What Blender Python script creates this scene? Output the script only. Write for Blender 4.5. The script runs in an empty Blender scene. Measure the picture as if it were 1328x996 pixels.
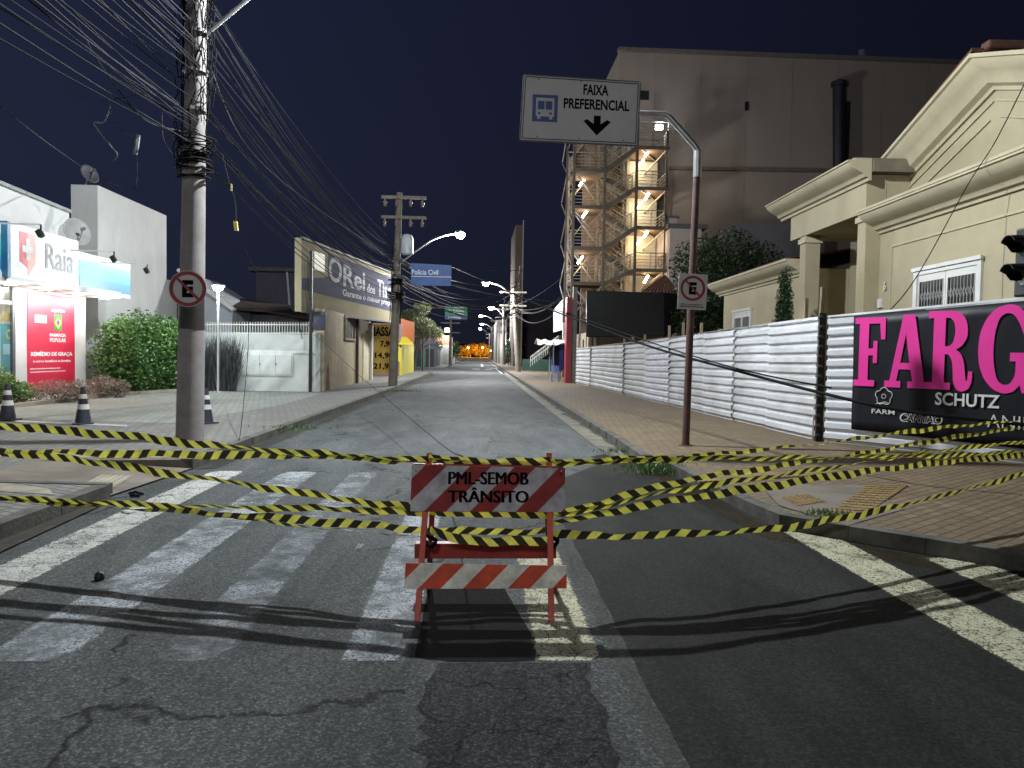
import bpy, bmesh, math, random
from mathutils import Vector, Matrix
random.seed(7)
R = math.radians
scene = bpy.context.scene
COL = scene.collection
V3 = Vector

# ------------------------------------------------------------------ camera
W0, H0, F0 = 1328.0, 996.0, 1000.0
CAMZ = 1.6
cam_d = bpy.data.cameras.new('camera')
cam_d.sensor_fit = 'HORIZONTAL'; cam_d.sensor_width = 36.0
cam_d.lens = 36.0 * F0 / W0
cam_d.clip_start = 0.05; cam_d.clip_end = 3000
cam = bpy.data.objects.new('camera', cam_d); COL.objects.link(cam)
YAW, PITCH, ROLL = math.atan(.0467), math.atan(.0392), R(1.0)
CR = Matrix.Rotation(-YAW, 3, 'Z') @ Matrix.Rotation(R(90) - PITCH, 3, 'X') @ Matrix.Rotation(ROLL, 3, 'Z')
cam.matrix_world = Matrix.Translation((0, 0, CAMZ)) @ CR.to_4x4()
scene.camera = cam
CP = V3((0, 0, CAMZ))

def ray(px, py):
    return CR @ V3((px - W0 / 2, -(py - H0 / 2), -F0))
def P(px, py, Y):            # point seen at photo pixel, standing at street distance Y
    d = ray(px, py); return CP + d * (Y / d.y)
def G(px, py, z=0.0):        # point of a horizontal plane
    d = ray(px, py); return CP + d * ((z - CAMZ) / d.z)

# ------------------------------------------------------------------ materials
MATS = {}
def newmat(name):
    m = bpy.data.materials.new(name); m.use_nodes = True
    nt = m.node_tree; b = nt.nodes['Principled BSDF']
    return m, nt, b
def nd(nt, t, **kw):
    n = nt.nodes.new(t)
    for k, v in kw.items(): setattr(n, k, v)
    return n
def c4(c): return (c[0], c[1], c[2], 1.0)
def mat(name, col, rough=.6, metal=0.0, var=.25, scale=3.0, bump=0.0, bscale=40, dirt=None, dirt_amt=.5, spec=.4, stretch=None):
    """base colour broken up by two noises; optional dirt colour; optional bump"""
    if name in MATS: return MATS[name]
    m, nt, b = newmat(name); L = nt.links.new
    tc = nd(nt, 'ShaderNodeTexCoord')
    src = tc.outputs['Object']
    if stretch:
        mp = nd(nt, 'ShaderNodeMapping'); mp.inputs['Scale'].default_value = stretch
        L(src, mp.inputs[0]); src = mp.outputs[0]
    n1 = nd(nt, 'ShaderNodeTexNoise'); n1.inputs['Scale'].default_value = scale; n1.inputs['Detail'].default_value = 6
    n1.inputs['Roughness'].default_value = .65
    L(src, n1.inputs['Vector'])
    mr = nd(nt, 'ShaderNodeMapRange'); mr.inputs[1].default_value = .3; mr.inputs[2].default_value = .7
    mr.inputs[3].default_value = 1 - var; mr.inputs[4].default_value = 1 + var
    L(n1.outputs[0], mr.inputs[0])
    mul = nd(nt, 'ShaderNodeVectorMath', operation='SCALE'); mul.inputs[0].default_value = col
    L(mr.outputs[0], mul.inputs['Scale'])
    out = mul.outputs[0]
    if dirt:
        n2 = nd(nt, 'ShaderNodeTexNoise'); n2.inputs['Scale'].default_value = scale * .45; n2.inputs['Detail'].default_value = 8
        n2.inputs['Roughness'].default_value = .7
        L(src, n2.inputs['Vector'])
        r2 = nd(nt, 'ShaderNodeMapRange'); r2.inputs[1].default_value = .48; r2.inputs[2].default_value = .72
        r2.inputs[4].default_value = dirt_amt
        L(n2.outputs[0], r2.inputs[0])
        mx = nd(nt, 'ShaderNodeMixRGB'); L(r2.outputs[0], mx.inputs[0]); L(out, mx.inputs[1]); mx.inputs[2].default_value = c4(dirt)
        out = mx.outputs[0]
    L(out, b.inputs['Base Color'])
    b.inputs['Roughness'].default_value = rough; b.inputs['Metallic'].default_value = metal
    b.inputs['Specular IOR Level'].default_value = spec
    if bump:
        n3 = nd(nt, 'ShaderNodeTexNoise'); n3.inputs['Scale'].default_value = bscale; n3.inputs['Detail'].default_value = 4
        L(src, n3.inputs['Vector'])
        bp = nd(nt, 'ShaderNodeBump'); bp.inputs['Strength'].default_value = bump; bp.inputs['Distance'].default_value = .01
        L(n3.outputs[0], bp.inputs['Height']); L(bp.outputs[0], b.inputs['Normal'])
    MATS[name] = m; return m
def emit(name, col, strength, base=(.8, .8, .8)):
    if name in MATS: return MATS[name]
    m, nt, b = newmat(name)
    n = nd(nt, 'ShaderNodeTexNoise'); n.inputs['Scale'].default_value = 6
    tc = nd(nt, 'ShaderNodeTexCoord'); nt.links.new(tc.outputs['Object'], n.inputs[0])
    mr = nd(nt, 'ShaderNodeMapRange'); mr.inputs[3].default_value = strength * .9; mr.inputs[4].default_value = strength * 1.1
    nt.links.new(n.outputs[0], mr.inputs[0]); nt.links.new(mr.outputs[0], b.inputs['Emission Strength'])
    b.inputs['Base Color'].default_value = c4(base)
    b.inputs['Emission Color'].default_value = c4(col)
    MATS[name] = m; return m

def mth(nt, op, a, b=None, c=None):
    n = nd(nt, 'ShaderNodeMath', operation=op)
    for i, v in enumerate((a, b, c)):
        if v is None: continue
        if isinstance(v, (int, float)): n.inputs[i].default_value = v
        else: nt.links.new(v, n.inputs[i])
    return n.outputs[0]

def stripes_mat(name, ca, cb, period, slope, duty=.5, phase=0.0, rough=.4, wear=.15, trans=0.0):
    m, nt, b = newmat(name); L = nt.links.new
    uv = nd(nt, 'ShaderNodeUVMap'); sp = nd(nt, 'ShaderNodeSeparateXYZ'); L(uv.outputs[0], sp.inputs[0])
    t = mth(nt, 'ADD', sp.outputs[0], mth(nt, 'MULTIPLY', sp.outputs[1], slope))
    t = mth(nt, 'FRACT', mth(nt, 'ADD', mth(nt, 'DIVIDE', t, period), phase + 50))
    t = mth(nt, 'LESS_THAN', t, duty)
    tc = nd(nt, 'ShaderNodeTexCoord'); n = nd(nt, 'ShaderNodeTexNoise'); n.inputs['Scale'].default_value = 9; n.inputs['Detail'].default_value = 7
    n.inputs['Roughness'].default_value = .7
    L(tc.outputs['Object'], n.inputs[0])
    mx = nd(nt, 'ShaderNodeMixRGB'); L(t, mx.inputs[0]); mx.inputs[1].default_value = c4(ca); mx.inputs[2].default_value = c4(cb)
    mr = nd(nt, 'ShaderNodeMapRange'); mr.inputs[1].default_value = .3; mr.inputs[2].default_value = .7
    mr.inputs[3].default_value = 1 - wear * 2; mr.inputs[4].default_value = 1 + wear
    L(n.outputs[0], mr.inputs[0])
    mu = nd(nt, 'ShaderNodeVectorMath', operation='SCALE'); L(mx.outputs[0], mu.inputs[0]); L(mr.outputs[0], mu.inputs['Scale'])
    L(mu.outputs[0], b.inputs['Base Color']); b.inputs['Roughness'].default_value = rough
    if trans:
        tr = nd(nt, 'ShaderNodeBsdfTranslucent'); L(mu.outputs[0], tr.inputs[0])
        ms = nd(nt, 'ShaderNodeMixShader'); ms.inputs[0].default_value = trans
        L(b.outputs[0], ms.inputs[1]); L(tr.outputs[0], ms.inputs[2])
        L(ms.outputs[0], nt.nodes['Material Output'].inputs['Surface'])
    return m

def asphalt(name, lo, hi, speck=.5, cracks=0.0, spots=0.0, rough=.62, crack_scale=2.0, tint=None, bump=.5, spec=.03, cmask=.44, stain=.33):
    m, nt, b = newmat(name); L = nt.links.new
    tc = nd(nt, 'ShaderNodeTexCoord'); O = tc.outputs['Object']
    big = nd(nt, 'ShaderNodeTexNoise'); big.inputs['Scale'].default_value = .55; big.inputs['Detail'].default_value = 7; big.inputs['Roughness'].default_value = .62
    mpb = nd(nt, 'ShaderNodeMapping'); mpb.inputs['Scale'].default_value = (1.6, .5, 1); L(O, mpb.inputs[0]); L(mpb.outputs[0], big.inputs['Vector'])
    mr = nd(nt, 'ShaderNodeMapRange'); mr.inputs[1].default_value = .3; mr.inputs[2].default_value = .7; L(big.outputs[0], mr.inputs[0])
    mx = nd(nt, 'ShaderNodeMixRGB'); L(mr.outputs[0], mx.inputs[0]); mx.inputs[1].default_value = c4(lo); mx.inputs[2].default_value = c4(hi)
    out = mx.outputs[0]
    # aggregate: stones lighter and darker than the binder
    vo = nd(nt, 'ShaderNodeTexVoronoi'); vo.inputs['Scale'].default_value = 95; L(O, vo.inputs['Vector'])
    sc = nd(nt, 'ShaderNodeSeparateXYZ'); L(vo.outputs['Color'], sc.inputs[0])
    a = mth(nt, 'POWER', sc.outputs[0], 3.0)
    a = mth(nt, 'MULTIPLY_ADD', a, speck * 2.0, 1 - speck * .45)
    nf = nd(nt, 'ShaderNodeTexNoise'); nf.inputs['Scale'].default_value = 34; nf.inputs['Detail'].default_value = 5; L(O, nf.inputs['Vector'])
    a = mth(nt, 'MULTIPLY', a, mth(nt, 'MULTIPLY_ADD', nf.outputs[0], 1.1, .45))
    sclr = nd(nt, 'ShaderNodeVectorMath', operation='SCALE'); L(out, sclr.inputs[0]); L(a, sclr.inputs['Scale']); out = sclr.outputs[0]
    height = mth(nt, 'ADD', sc.outputs[0], nf.outputs[0])
    if stain:      # oil, tyre polish and old damp marks with shapes of their own
        n4 = nd(nt, 'ShaderNodeTexNoise'); n4.inputs['Scale'].default_value = .9; n4.inputs['Detail'].default_value = 10; n4.inputs['Roughness'].default_value = .7; n4.inputs['Distortion'].default_value = .6
        m4 = nd(nt, 'ShaderNodeMapping'); m4.inputs['Scale'].default_value = (1.5, .45, 1); m4.inputs['Location'].default_value = (7, 3, 0); L(O, m4.inputs[0]); L(m4.outputs[0], n4.inputs['Vector'])
        r4 = nd(nt, 'ShaderNodeMapRange'); r4.inputs[1].default_value = .38; r4.inputs[2].default_value = .64; r4.inputs[3].default_value = 1 - stain; r4.inputs[4].default_value = 1 + stain * .35; L(n4.outputs[0], r4.inputs[0])
        s4 = nd(nt, 'ShaderNodeVectorMath', operation='SCALE'); L(out, s4.inputs[0]); L(r4.outputs[0], s4.inputs['Scale']); out = s4.outputs[0]
    if spots:
        ns = nd(nt, 'ShaderNodeTexNoise'); ns.inputs['Scale'].default_value = 2.3; ns.inputs['Detail'].default_value = 9; ns.inputs['Roughness'].default_value = .78; L(O, ns.inputs['Vector'])
        rs = nd(nt, 'ShaderNodeMapRange'); rs.inputs[1].default_value = .60; rs.inputs[2].default_value = .78; rs.inputs[4].default_value = spots; L(ns.outputs[0], rs.inputs[0])
        m2 = nd(nt, 'ShaderNodeMixRGB'); L(rs.outputs[0], m2.inputs[0]); L(out, m2.inputs[1]); m2.inputs[2].default_value = c4(tint or (.2, .2, .19)); out = m2.outputs[0]
    if cracks:
        dn = nd(nt, 'ShaderNodeTexNoise'); dn.inputs['Scale'].default_value = 3.5; dn.inputs['Detail'].default_value = 5; L(O, dn.inputs['Vector'])
        vm = nd(nt, 'ShaderNodeVectorMath', operation='MULTIPLY_ADD'); L(dn.outputs['Color'], vm.inputs[0]); vm.inputs[1].default_value = (.5, .5, .5); L(O, vm.inputs[2])
        vc = nd(nt, 'ShaderNodeTexVoronoi', feature='DISTANCE_TO_EDGE'); vc.inputs['Scale'].default_value = crack_scale; L(vm.outputs[0], vc.inputs['Vector'])
        rc = nd(nt, 'ShaderNodeMapRange'); rc.inputs[1].default_value = .002; rc.inputs[2].default_value = .014; rc.inputs[3].default_value = cracks; rc.inputs[4].default_value = 0; L(vc.outputs['Distance'], rc.inputs[0])
        nm = nd(nt, 'ShaderNodeTexNoise'); nm.inputs['Scale'].default_value = 1.1; L(O, nm.inputs['Vector'])
        km = mth(nt, 'MULTIPLY', rc.outputs[0], mth(nt, 'GREATER_THAN', nm.outputs[0], cmask))
        m3 = nd(nt, 'ShaderNodeMixRGB'); L(km, m3.inputs[0]); L(out, m3.inputs[1]); m3.inputs[2].default_value = (.008, .008, .008, 1); out = m3.outputs[0]
        height = mth(nt, 'SUBTRACT', height, mth(nt, 'MULTIPLY', km, 3))
    L(out, b.inputs['Base Color'])
    rr = mth(nt, 'MULTIPLY_ADD', big.outputs[0], .2, rough - .1); L(rr, b.inputs['Roughness'])
    b.inputs['Specular IOR Level'].default_value = spec
    bp = nd(nt, 'ShaderNodeBump'); bp.inputs['Strength'].default_value = bump; bp.inputs['Distance'].default_value = .004
    L(height, bp.inputs['Height']); L(bp.outputs[0], b.inputs['Normal'])
    MATS[name] = m; return m

def paint(name, col, under, wear, rough=.6, cracks=True):
    """road paint worn through to the asphalt"""
    m, nt, b = newmat(name); L = nt.links.new
    tc = nd(nt, 'ShaderNodeTexCoord'); O = tc.outputs['Object']
    n = nd(nt, 'ShaderNodeTexNoise'); n.inputs['Scale'].default_value = 1.6; n.inputs['Detail'].default_value = 12; n.inputs['Roughness'].default_value = .8; L(O, n.inputs['Vector'])
    r = nd(nt, 'ShaderNodeMapRange'); r.inputs[1].default_value = .62 - wear * .35; r.inputs[2].default_value = .70 - wear * .22; L(n.outputs[0], r.inputs[0])
    n2 = nd(nt, 'ShaderNodeTexNoise'); n2.inputs['Scale'].default_value = 7; n2.inputs['Detail'].default_value = 6; L(O, n2.inputs['Vector'])
    cs = nd(nt, 'ShaderNodeVectorMath', operation='SCALE'); cs.inputs[0].default_value = col; L(mth(nt, 'MULTIPLY_ADD', n2.outputs[0], .9, .5), cs.inputs['Scale'])
    us = nd(nt, 'ShaderNodeVectorMath', operation='SCALE'); us.inputs[0].default_value = under
    vo = nd(nt, 'ShaderNodeTexVoronoi'); vo.inputs['Scale'].default_value = 95; L(O, vo.inputs['Vector'])
    sp = nd(nt, 'ShaderNodeSeparateXYZ'); L(vo.outputs['Color'], sp.inputs[0]); L(mth(nt, 'MULTIPLY_ADD', sp.outputs[0], 1.0, .5), us.inputs['Scale'])
    # stones poke through
    k = mth(nt, 'MAXIMUM', r.outputs[0], mth(nt, 'MULTIPLY', mth(nt, 'GREATER_THAN', sp.outputs[1], 1 - wear * .5), .8))
    k = mth(nt, 'MINIMUM', k, 1.0)
    if cracks:
        dn = nd(nt, 'ShaderNodeTexNoise'); dn.inputs['Scale'].default_value = 3.5; dn.inputs['Detail'].default_value = 5; L(O, dn.inputs['Vector'])
        vm = nd(nt, 'ShaderNodeVectorMath', operation='MULTIPLY_ADD'); L(dn.outputs['Color'], vm.inputs[0]); vm.inputs[1].default_value = (.4, .4, .4); L(O, vm.inputs[2])
        vc = nd(nt, 'ShaderNodeTexVoronoi', feature='DISTANCE_TO_EDGE'); vc.inputs['Scale'].default_value = 3.6; L(vm.outputs[0], vc.inputs['Vector'])
        rc = nd(nt, 'ShaderNodeMapRange'); rc.inputs[1].default_value = .004; rc.inputs[2].default_value = .02; rc.inputs[3].default_value = .85; rc.inputs[4].default_value = 0; L(vc.outputs['Distance'], rc.inputs[0])
        k = mth(nt, 'MAXIMUM', k, rc.outputs[0])
    uv = nd(nt, 'ShaderNodeUVMap'); su = nd(nt, 'ShaderNodeSeparateXYZ'); L(uv.outputs[0], su.inputs[0])
    ne = nd(nt, 'ShaderNodeTexNoise'); ne.inputs['Scale'].default_value = 22; ne.inputs['Detail'].default_value = 5; ne.inputs['Roughness'].default_value = .7; L(O, ne.inputs['Vector'])
    ed = mth(nt, 'LESS_THAN', su.outputs[0], mth(nt, 'MULTIPLY', mth(nt, 'SUBTRACT', ne.outputs[0], .3), .07 + wear * .09))
    k = mth(nt, 'MAXIMUM', k, ed)
    L(cs.outputs[0], b.inputs['Base Color']); b.inputs['Roughness'].default_value = .8; b.inputs['Specular IOR Level'].default_value = .1
    bp = nd(nt, 'ShaderNodeBump'); bp.inputs['Strength'].default_value = .4; bp.inputs['Distance'].default_value = .004
    L(sp.outputs[0], bp.inputs['Height']); L(bp.outputs[0], b.inputs['Normal'])
    tr = nd(nt, 'ShaderNodeBsdfTransparent'); ms = nd(nt, 'ShaderNodeMixShader'); L(mth(nt, 'MULTIPLY', k, .93), ms.inputs[0]); L(b.outputs[0], ms.inputs[1]); L(tr.outputs[0], ms.inputs[2])
    L(ms.outputs[0], nt.nodes['Material Output'].inputs['Surface'])
    MATS[name] = m; return m

def bricks(name, c1, c2, mortar, bw=.22, bh=.11, rot=0, rough=.8, stain=(.05, .045, .035), stain_amt=.6, mort=.012):
    m, nt, b = newmat(name); L = nt.links.new
    tc = nd(nt, 'ShaderNodeTexCoord'); mp = nd(nt, 'ShaderNodeMapping'); mp.inputs['Rotation'].default_value = (0, 0, rot); L(tc.outputs['Object'], mp.inputs[0])
    br = nd(nt, 'ShaderNodeTexBrick'); L(mp.outputs[0], br.inputs['Vector'])
    br.inputs['Scale'].default_value = 1; br.inputs['Brick Width'].default_value = bw; br.inputs['Row Height'].default_value = bh
    br.inputs['Mortar Size'].default_value = mort; br.inputs['Mortar Smooth'].default_value = .3; br.inputs['Bias'].default_value = 0
    br.inputs['Color1'].default_value = c4(c1); br.inputs['Color2'].default_value = c4(c2); br.inputs['Mortar'].default_value = c4(mortar)
    n = nd(nt, 'ShaderNodeTexNoise'); n.inputs['Scale'].default_value = .7; n.inputs['Detail'].default_value = 9; n.inputs['Roughness'].default_value = .72; L(tc.outputs['Object'], n.inputs['Vector'])
    r = nd(nt, 'ShaderNodeMapRange'); r.inputs[1].default_value = .42; r.inputs[2].default_value = .72; r.inputs[4].default_value = stain_amt; L(n.outputs[0], r.inputs[0])
    mx = nd(nt, 'ShaderNodeMixRGB'); L(r.outputs[0], mx.inputs[0]); L(br.outputs['Color'], mx.inputs[1]); mx.inputs[2].default_value = c4(stain)
    nf = nd(nt, 'ShaderNodeTexNoise'); nf.inputs['Scale'].default_value = 25; nf.inputs['Detail'].default_value = 6; L(tc.outputs['Object'], nf.inputs['Vector'])
    s = nd(nt, 'ShaderNodeVectorMath', operation='SCALE'); L(mx.outputs[0], s.inputs[0]); L(mth(nt, 'MULTIPLY_ADD', nf.outputs[0], 1.0, .5), s.inputs['Scale'])
    L(s.outputs[0], b.inputs['Base Color']); b.inputs['Roughness'].default_value = rough
    bp = nd(nt, 'ShaderNodeBump'); bp.inputs['Strength'].default_value = .6; bp.inputs['Distance'].default_value = .006
    L(mth(nt, 'SUBTRACT', nf.outputs[0], mth(nt, 'MULTIPLY', br.outputs['Fac'], 1.5)), bp.inputs['Height']); L(bp.outputs[0], b.inputs['Normal'])
    MATS[name] = m; return m

def leafmat(name, c1, c2, rough=.5):
    m, nt, b = newmat(name); L = nt.links.new
    g = nd(nt, 'ShaderNodeNewGeometry')
    mx = nd(nt, 'ShaderNodeMixRGB'); L(g.outputs['Random Per Island'], mx.inputs[0]); mx.inputs[1].default_value = c4(c1); mx.inputs[2].default_value = c4(c2)
    L(mx.outputs[0], b.inputs['Base Color']); b.inputs['Roughness'].default_value = rough
    tr = nd(nt, 'ShaderNodeBsdfTranslucent'); L(mx.outputs[0], tr.inputs[0]); ms = nd(nt, 'ShaderNodeMixShader'); ms.inputs[0].default_value = .25
    L(b.outputs[0], ms.inputs[1]); L(tr.outputs[0], ms.inputs[2]); L(ms.outputs[0], nt.nodes['Material Output'].inputs['Surface'])
    MATS[name] = m; return m

# ------------------------------------------------------------------ mesh builder
class MB:
    def __init__(s): s.v = []; s.f = []
    def poly(s, pts):
        i = len(s.v); s.v += [V3(p) for p in pts]; s.f.append(tuple(range(i, i + len(pts)))); return s
    def box(s, x0, x1, y0, y1, z0, z1):
        i = len(s.v)
        s.v += [V3(p) for p in ((x0,y0,z0),(x1,y0,z0),(x1,y1,z0),(x0,y1,z0),(x0,y0,z1),(x1,y0,z1),(x1,y1,z1),(x0,y1,z1))]
        s.f += [(i+a,i+b,i+c,i+d) for a,b,c,d in ((0,3,2,1),(4,5,6,7),(0,1,5,4),(1,2,6,5),(2,3,7,6),(3,0,4,7))]; return s
    def obox(s, c, ax, ay, az):        # centre and three half axes
        c, ax, ay, az = V3(c), V3(ax), V3(ay), V3(az); i = len(s.v)
        for k in (-1, 1):
            for a, b in ((-1,-1),(1,-1),(1,1),(-1,1)): s.v.append(c + ax*a + ay*b + az*k)
        s.f += [(i+a,i+b,i+c_,i+d) for a,b,c_,d in ((0,3,2,1),(4,5,6,7),(0,1,5,4),(1,2,6,5),(2,3,7,6),(3,0,4,7))]; return s
    def beam(s, p, q, w, h=None, up=(0, 0, 1)):
        p, q = V3(p), V3(q); h = h or w; d = (q - p); L = d.length; d.normalize()
        u = V3(up)
        if abs(d.dot(u)) > .99: u = V3((0, 1, 0))
        sx = d.cross(u).normalized(); sz = sx.cross(d).normalized()
        return s.obox((p + q) / 2, d * (L / 2), sx * (w / 2), sz * (h / 2))
    def prism(s, pts, vec):
        pts = [V3(p) for p in pts]; vec = V3(vec); n = len(pts); i = len(s.v)
        s.v += pts + [p + vec for p in pts]
        s.f.append(tuple(range(i + n - 1, i - 1, -1))); s.f.append(tuple(range(i + n, i + 2 * n)))
        for k in range(n):
            j = (k + 1) % n; s.f.append((i + k, i + j, i + n + j, i + n + k))
        return s
    def tube(s, pts, r, n=8, cap=True):
        pts = [V3(p) for p in pts]; m = len(pts); rr = r if isinstance(r, (list, tuple)) else [r] * m
        t0 = (pts[1] - pts[0]).normalized(); u = V3((0, 0, 1)) if abs(t0.z) < .9 else V3((1, 0, 0))
        a = t0.cross(u).normalized(); i = len(s.v)
        for k, p in enumerate(pts):
            t = (pts[min(k + 1, m - 1)] - pts[max(k - 1, 0)]).normalized()
            a = (a - t * a.dot(t)).normalized(); b = t.cross(a)
            for j in range(n):
                an = 2 * math.pi * j / n; s.v.append(p + (a * math.cos(an) + b * math.sin(an)) * rr[k])
        for k in range(m - 1):
            for j in range(n):
                q = (j + 1) % n; s.f.append((i + k*n + j, i + k*n + q, i + (k+1)*n + q, i + (k+1)*n + j))
        if cap: s.f.append(tuple(i + j for j in range(n - 1, -1, -1))); s.f.append(tuple(i + (m-1)*n + j for j in range(n)))
        return s
    def lathe(s, c, prof, n=20):       # profile of (r, z) around vertical axis
        c = V3(c); i = len(s.v); m = len(prof)
        for r, z in prof:
            for j in range(n):
                a = 2 * math.pi * j / n; s.v.append(c + V3((r * math.cos(a), r * math.sin(a), z)))
        for k in range(m - 1):
            for j in range(n):
                q = (j + 1) % n; s.f.append((i + k*n + j, i + k*n + q, i + (k+1)*n + q, i + (k+1)*n + j))
        s.f.append(tuple(i + j for j in range(n - 1, -1, -1))); s.f.append(tuple(i + (m-1)*n + j for j in range(n)))
        return s
    def disc(s, c, nrm, r, th=.004, n=28, r_in=0):
        """disc or ring of given thickness facing nrm"""
        c, nrm = V3(c), V3(nrm).normalized(); u = V3((0,0,1)) if abs(nrm.z) < .9 else V3((1,0,0))
        a = nrm.cross(u).normalized(); b = nrm.cross(a)
        if r_in <= 0:
            return s.prism([c + (a*math.cos(t) + b*math.sin(t)) * r for t in [2*math.pi*k/n for k in range(n)]], nrm * th)
        i = len(s.v)
        for k in range(n):
            t = 2*math.pi*k/n; d = a*math.cos(t) + b*math.sin(t)
            s.v += [c + d*r_in, c + d*r, c + d*r + nrm*th, c + d*r_in + nrm*th]
        for k in range(n):
            x, y = i + 4*k, i + 4*((k+1) % n)
            for e in range(4): g = (e+1) % 4; s.f.append((x+e, x+g, y+g, y+e))
        return s
    def mesh(s, name, off=None, uv=None):
        me = bpy.data.meshes.new(name)
        off = off or V3((0, 0, 0))
        me.from_pydata([tuple(p - off) for p in s.v], [], s.f)
        if uv:
            l = me.uv_layers.new(name='UVMap')
            for lp in me.loops: l.data[lp.index].uv = uv[lp.vertex_index] if isinstance(uv, list) else uv(s.v[lp.vertex_index])
        me.update(); return me

def wloc(o):
    return V3(o.location) if o.parent is None else V3(o.location) + wloc(o.parent)
def tag(o, label=None, cat=None, group=None, kind=None):
    if label: o['label'] = label
    if cat: o['category'] = cat
    if group: o['group'] = group
    if kind: o['kind'] = kind
    return o
def recalc(me):
    bm = bmesh.new(); bm.from_mesh(me); bmesh.ops.recalc_face_normals(bm, faces=bm.faces); bm.to_mesh(me); bm.free()
def obj(name, mb, m, parent=None, uv=None, smooth=False, label=None, bevel=0, origin=None):
    base = wloc(parent) if parent else (V3(origin) if origin is not None else V3((0, 0, 0)))
    me = mb.mesh(name, base, uv); recalc(me)
    if smooth:
        for p in me.polygons: p.use_smooth = True
        try: me.set_sharp_from_angle(angle=R(40))
        except Exception: pass
    me.materials.append(m)
    o = bpy.data.objects.new(name, me); COL.objects.link(o)
    if parent: o.parent = parent
    elif origin is not None: o.location = base
    if label: o['label'] = label
    if bevel:
        bv = o.modifiers.new('bevel', 'BEVEL'); bv.width = bevel; bv.segments = 2; bv.limit_method = 'ANGLE'; bv.angle_limit = R(40)
    return o
def thing(name, label, cat, loc=(0, 0, 0), group=None, rz=0.0):
    o = bpy.data.objects.new(name, None); COL.objects.link(o); o.empty_display_size = .2
    o.location = loc; o.rotation_euler = (0, 0, rz)
    return tag(o, label, cat, group)
def solo(name, mb, m, label, cat, group=None, **kw):
    return tag(obj(name, mb, m, **kw), label, cat, group)
def struct(name, mb, m, **kw):
    return tag(obj(name, mb, m, **kw), kind='structure')
def copy_tree(o, parent=None):
    c = o.copy(); COL.objects.link(c)
    if parent: c.parent = parent
    for ch in list(o.children): copy_tree(ch, c)
    return c
def light(name, loc, w, col, r=.1, parent=None, kind='POINT', **kw):
    l = bpy.data.lights.new(name, kind); l.energy = w; l.color = col
    if kind in ('POINT', 'SPOT'): l.shadow_soft_size = r
    for k, v in kw.items(): setattr(l, k, v)
    o = bpy.data.objects.new(name, l); COL.objects.link(o)
    if parent: o.parent = parent; o.location = V3(loc) - wloc(parent)
    else: o.location = loc
    return o
def text(body, size, c, right, up, m, parent, name='lettering', width=None, bold=0.0, th=.003, shear=0.0, spacing=1.0, height=None, fat=0.0):
    """lettering centred at c, as thin real letters; right/up span the plane it stands on"""
    cu = bpy.data.curves.new('t', 'FONT'); cu.body = body; cu.size = 1.0; cu.align_x = 'CENTER'; cu.align_y = 'CENTER'
    cu.offset = bold; cu.extrude = .001; cu.shear = shear; cu.space_character = spacing; cu.resolution_u = 3
    to = bpy.data.objects.new('t', cu); COL.objects.link(to)
    dg = bpy.context.evaluated_depsgraph_get(); me = bpy.data.meshes.new_from_object(to.evaluated_get(dg))
    bpy.data.objects.remove(to); bpy.data.curves.remove(cu)
    xs = [v.co.x for v in me.vertices]; ys = [v.co.y for v in me.vertices]
    cx, cy = (min(xs) + max(xs)) / 2, (min(ys) + max(ys)) / 2
    r, u = V3(right).normalized(), V3(up).normalized(); n = r.cross(u)
    sx = (width / (max(xs) - min(xs))) if width else size
    sy = (height / (max(ys) - min(ys))) if height else size
    base = wloc(parent) if parent else V3((0, 0, 0)); c = V3(c)
    for v in me.vertices:
        v.co = c - base + r * ((v.co.x - cx) * sx) + u * ((v.co.y - cy) * sy) + n * (v.co.z / .001 * th / 2 + th / 2)
    if fat:      # heavier strokes: the same letters struck again a little to each side
        bm = bmesh.new(); bm.from_mesh(me)
        for k, dx in enumerate((-fat, fat, -fat * .5, fat * .5)):
            b0 = len(bm.verts); bm.from_mesh(me); bm.verts.ensure_lookup_table()
            for v in bm.verts[b0:]: v.co += r * dx + n * (.0003 * (k + 1))
        bm.to_mesh(me); bm.free()
    me.name = name; me.materials.clear(); me.materials.append(m)
    o = bpy.data.objects.new(name, me); COL.objects.link(o); o.parent = parent
    return o
def catmull(pts, k=8):
    pts = [V3(p) for p in pts]; out = []
    for i in range(len(pts) - 1):
        p0 = pts[max(i-1, 0)]; p1 = pts[i]; p2 = pts[i+1]; p3 = pts[min(i+2, len(pts)-1)]
        for j in range(k):
            t = j / k
            out.append(.5 * ((2*p1) + (p2-p0)*t + (2*p0-5*p1+4*p2-p3)*t*t + (3*p1-p0-3*p2+p3)*t**3))
    out.append(pts[-1]); return out
def sag(p, q, s, n=14):
    p, q = V3(p), V3(q)
    return [p.lerp(q, i/n) - V3((0, 0, 4*s*(i/n)*(1-i/n))) for i in range(n + 1)]
def leaves(mb, blobs, n, size, rnd, flat=.0):
    """leaf sized faces spread through a set of ellipsoids (centre, radii)"""
    vol = [b[1][0]*b[1][1]*b[1][2] for b in blobs]; tot = sum(vol)
    for (c, r), w in zip(blobs, vol):
        for _ in range(max(3, int(n * w / tot))):
            d = V3((rnd.gauss(0,1), rnd.gauss(0,1), rnd.gauss(0,1))).normalized() * (rnd.random() ** .45)
            p = V3(c) + V3((d.x*r[0], d.y*r[1], d.z*r[2]))
            a = V3((rnd.gauss(0,1), rnd.gauss(0,1), rnd.gauss(0,.6))).normalized()
            b = a.cross(V3((rnd.gauss(0,1), rnd.gauss(0,1), rnd.gauss(0,1)))).normalized()
            s = size * rnd.uniform(.6, 1.4)
            mb.poly([p - a*s, p - b*s*.5, p + a*s, p + b*s*.5])
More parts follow.
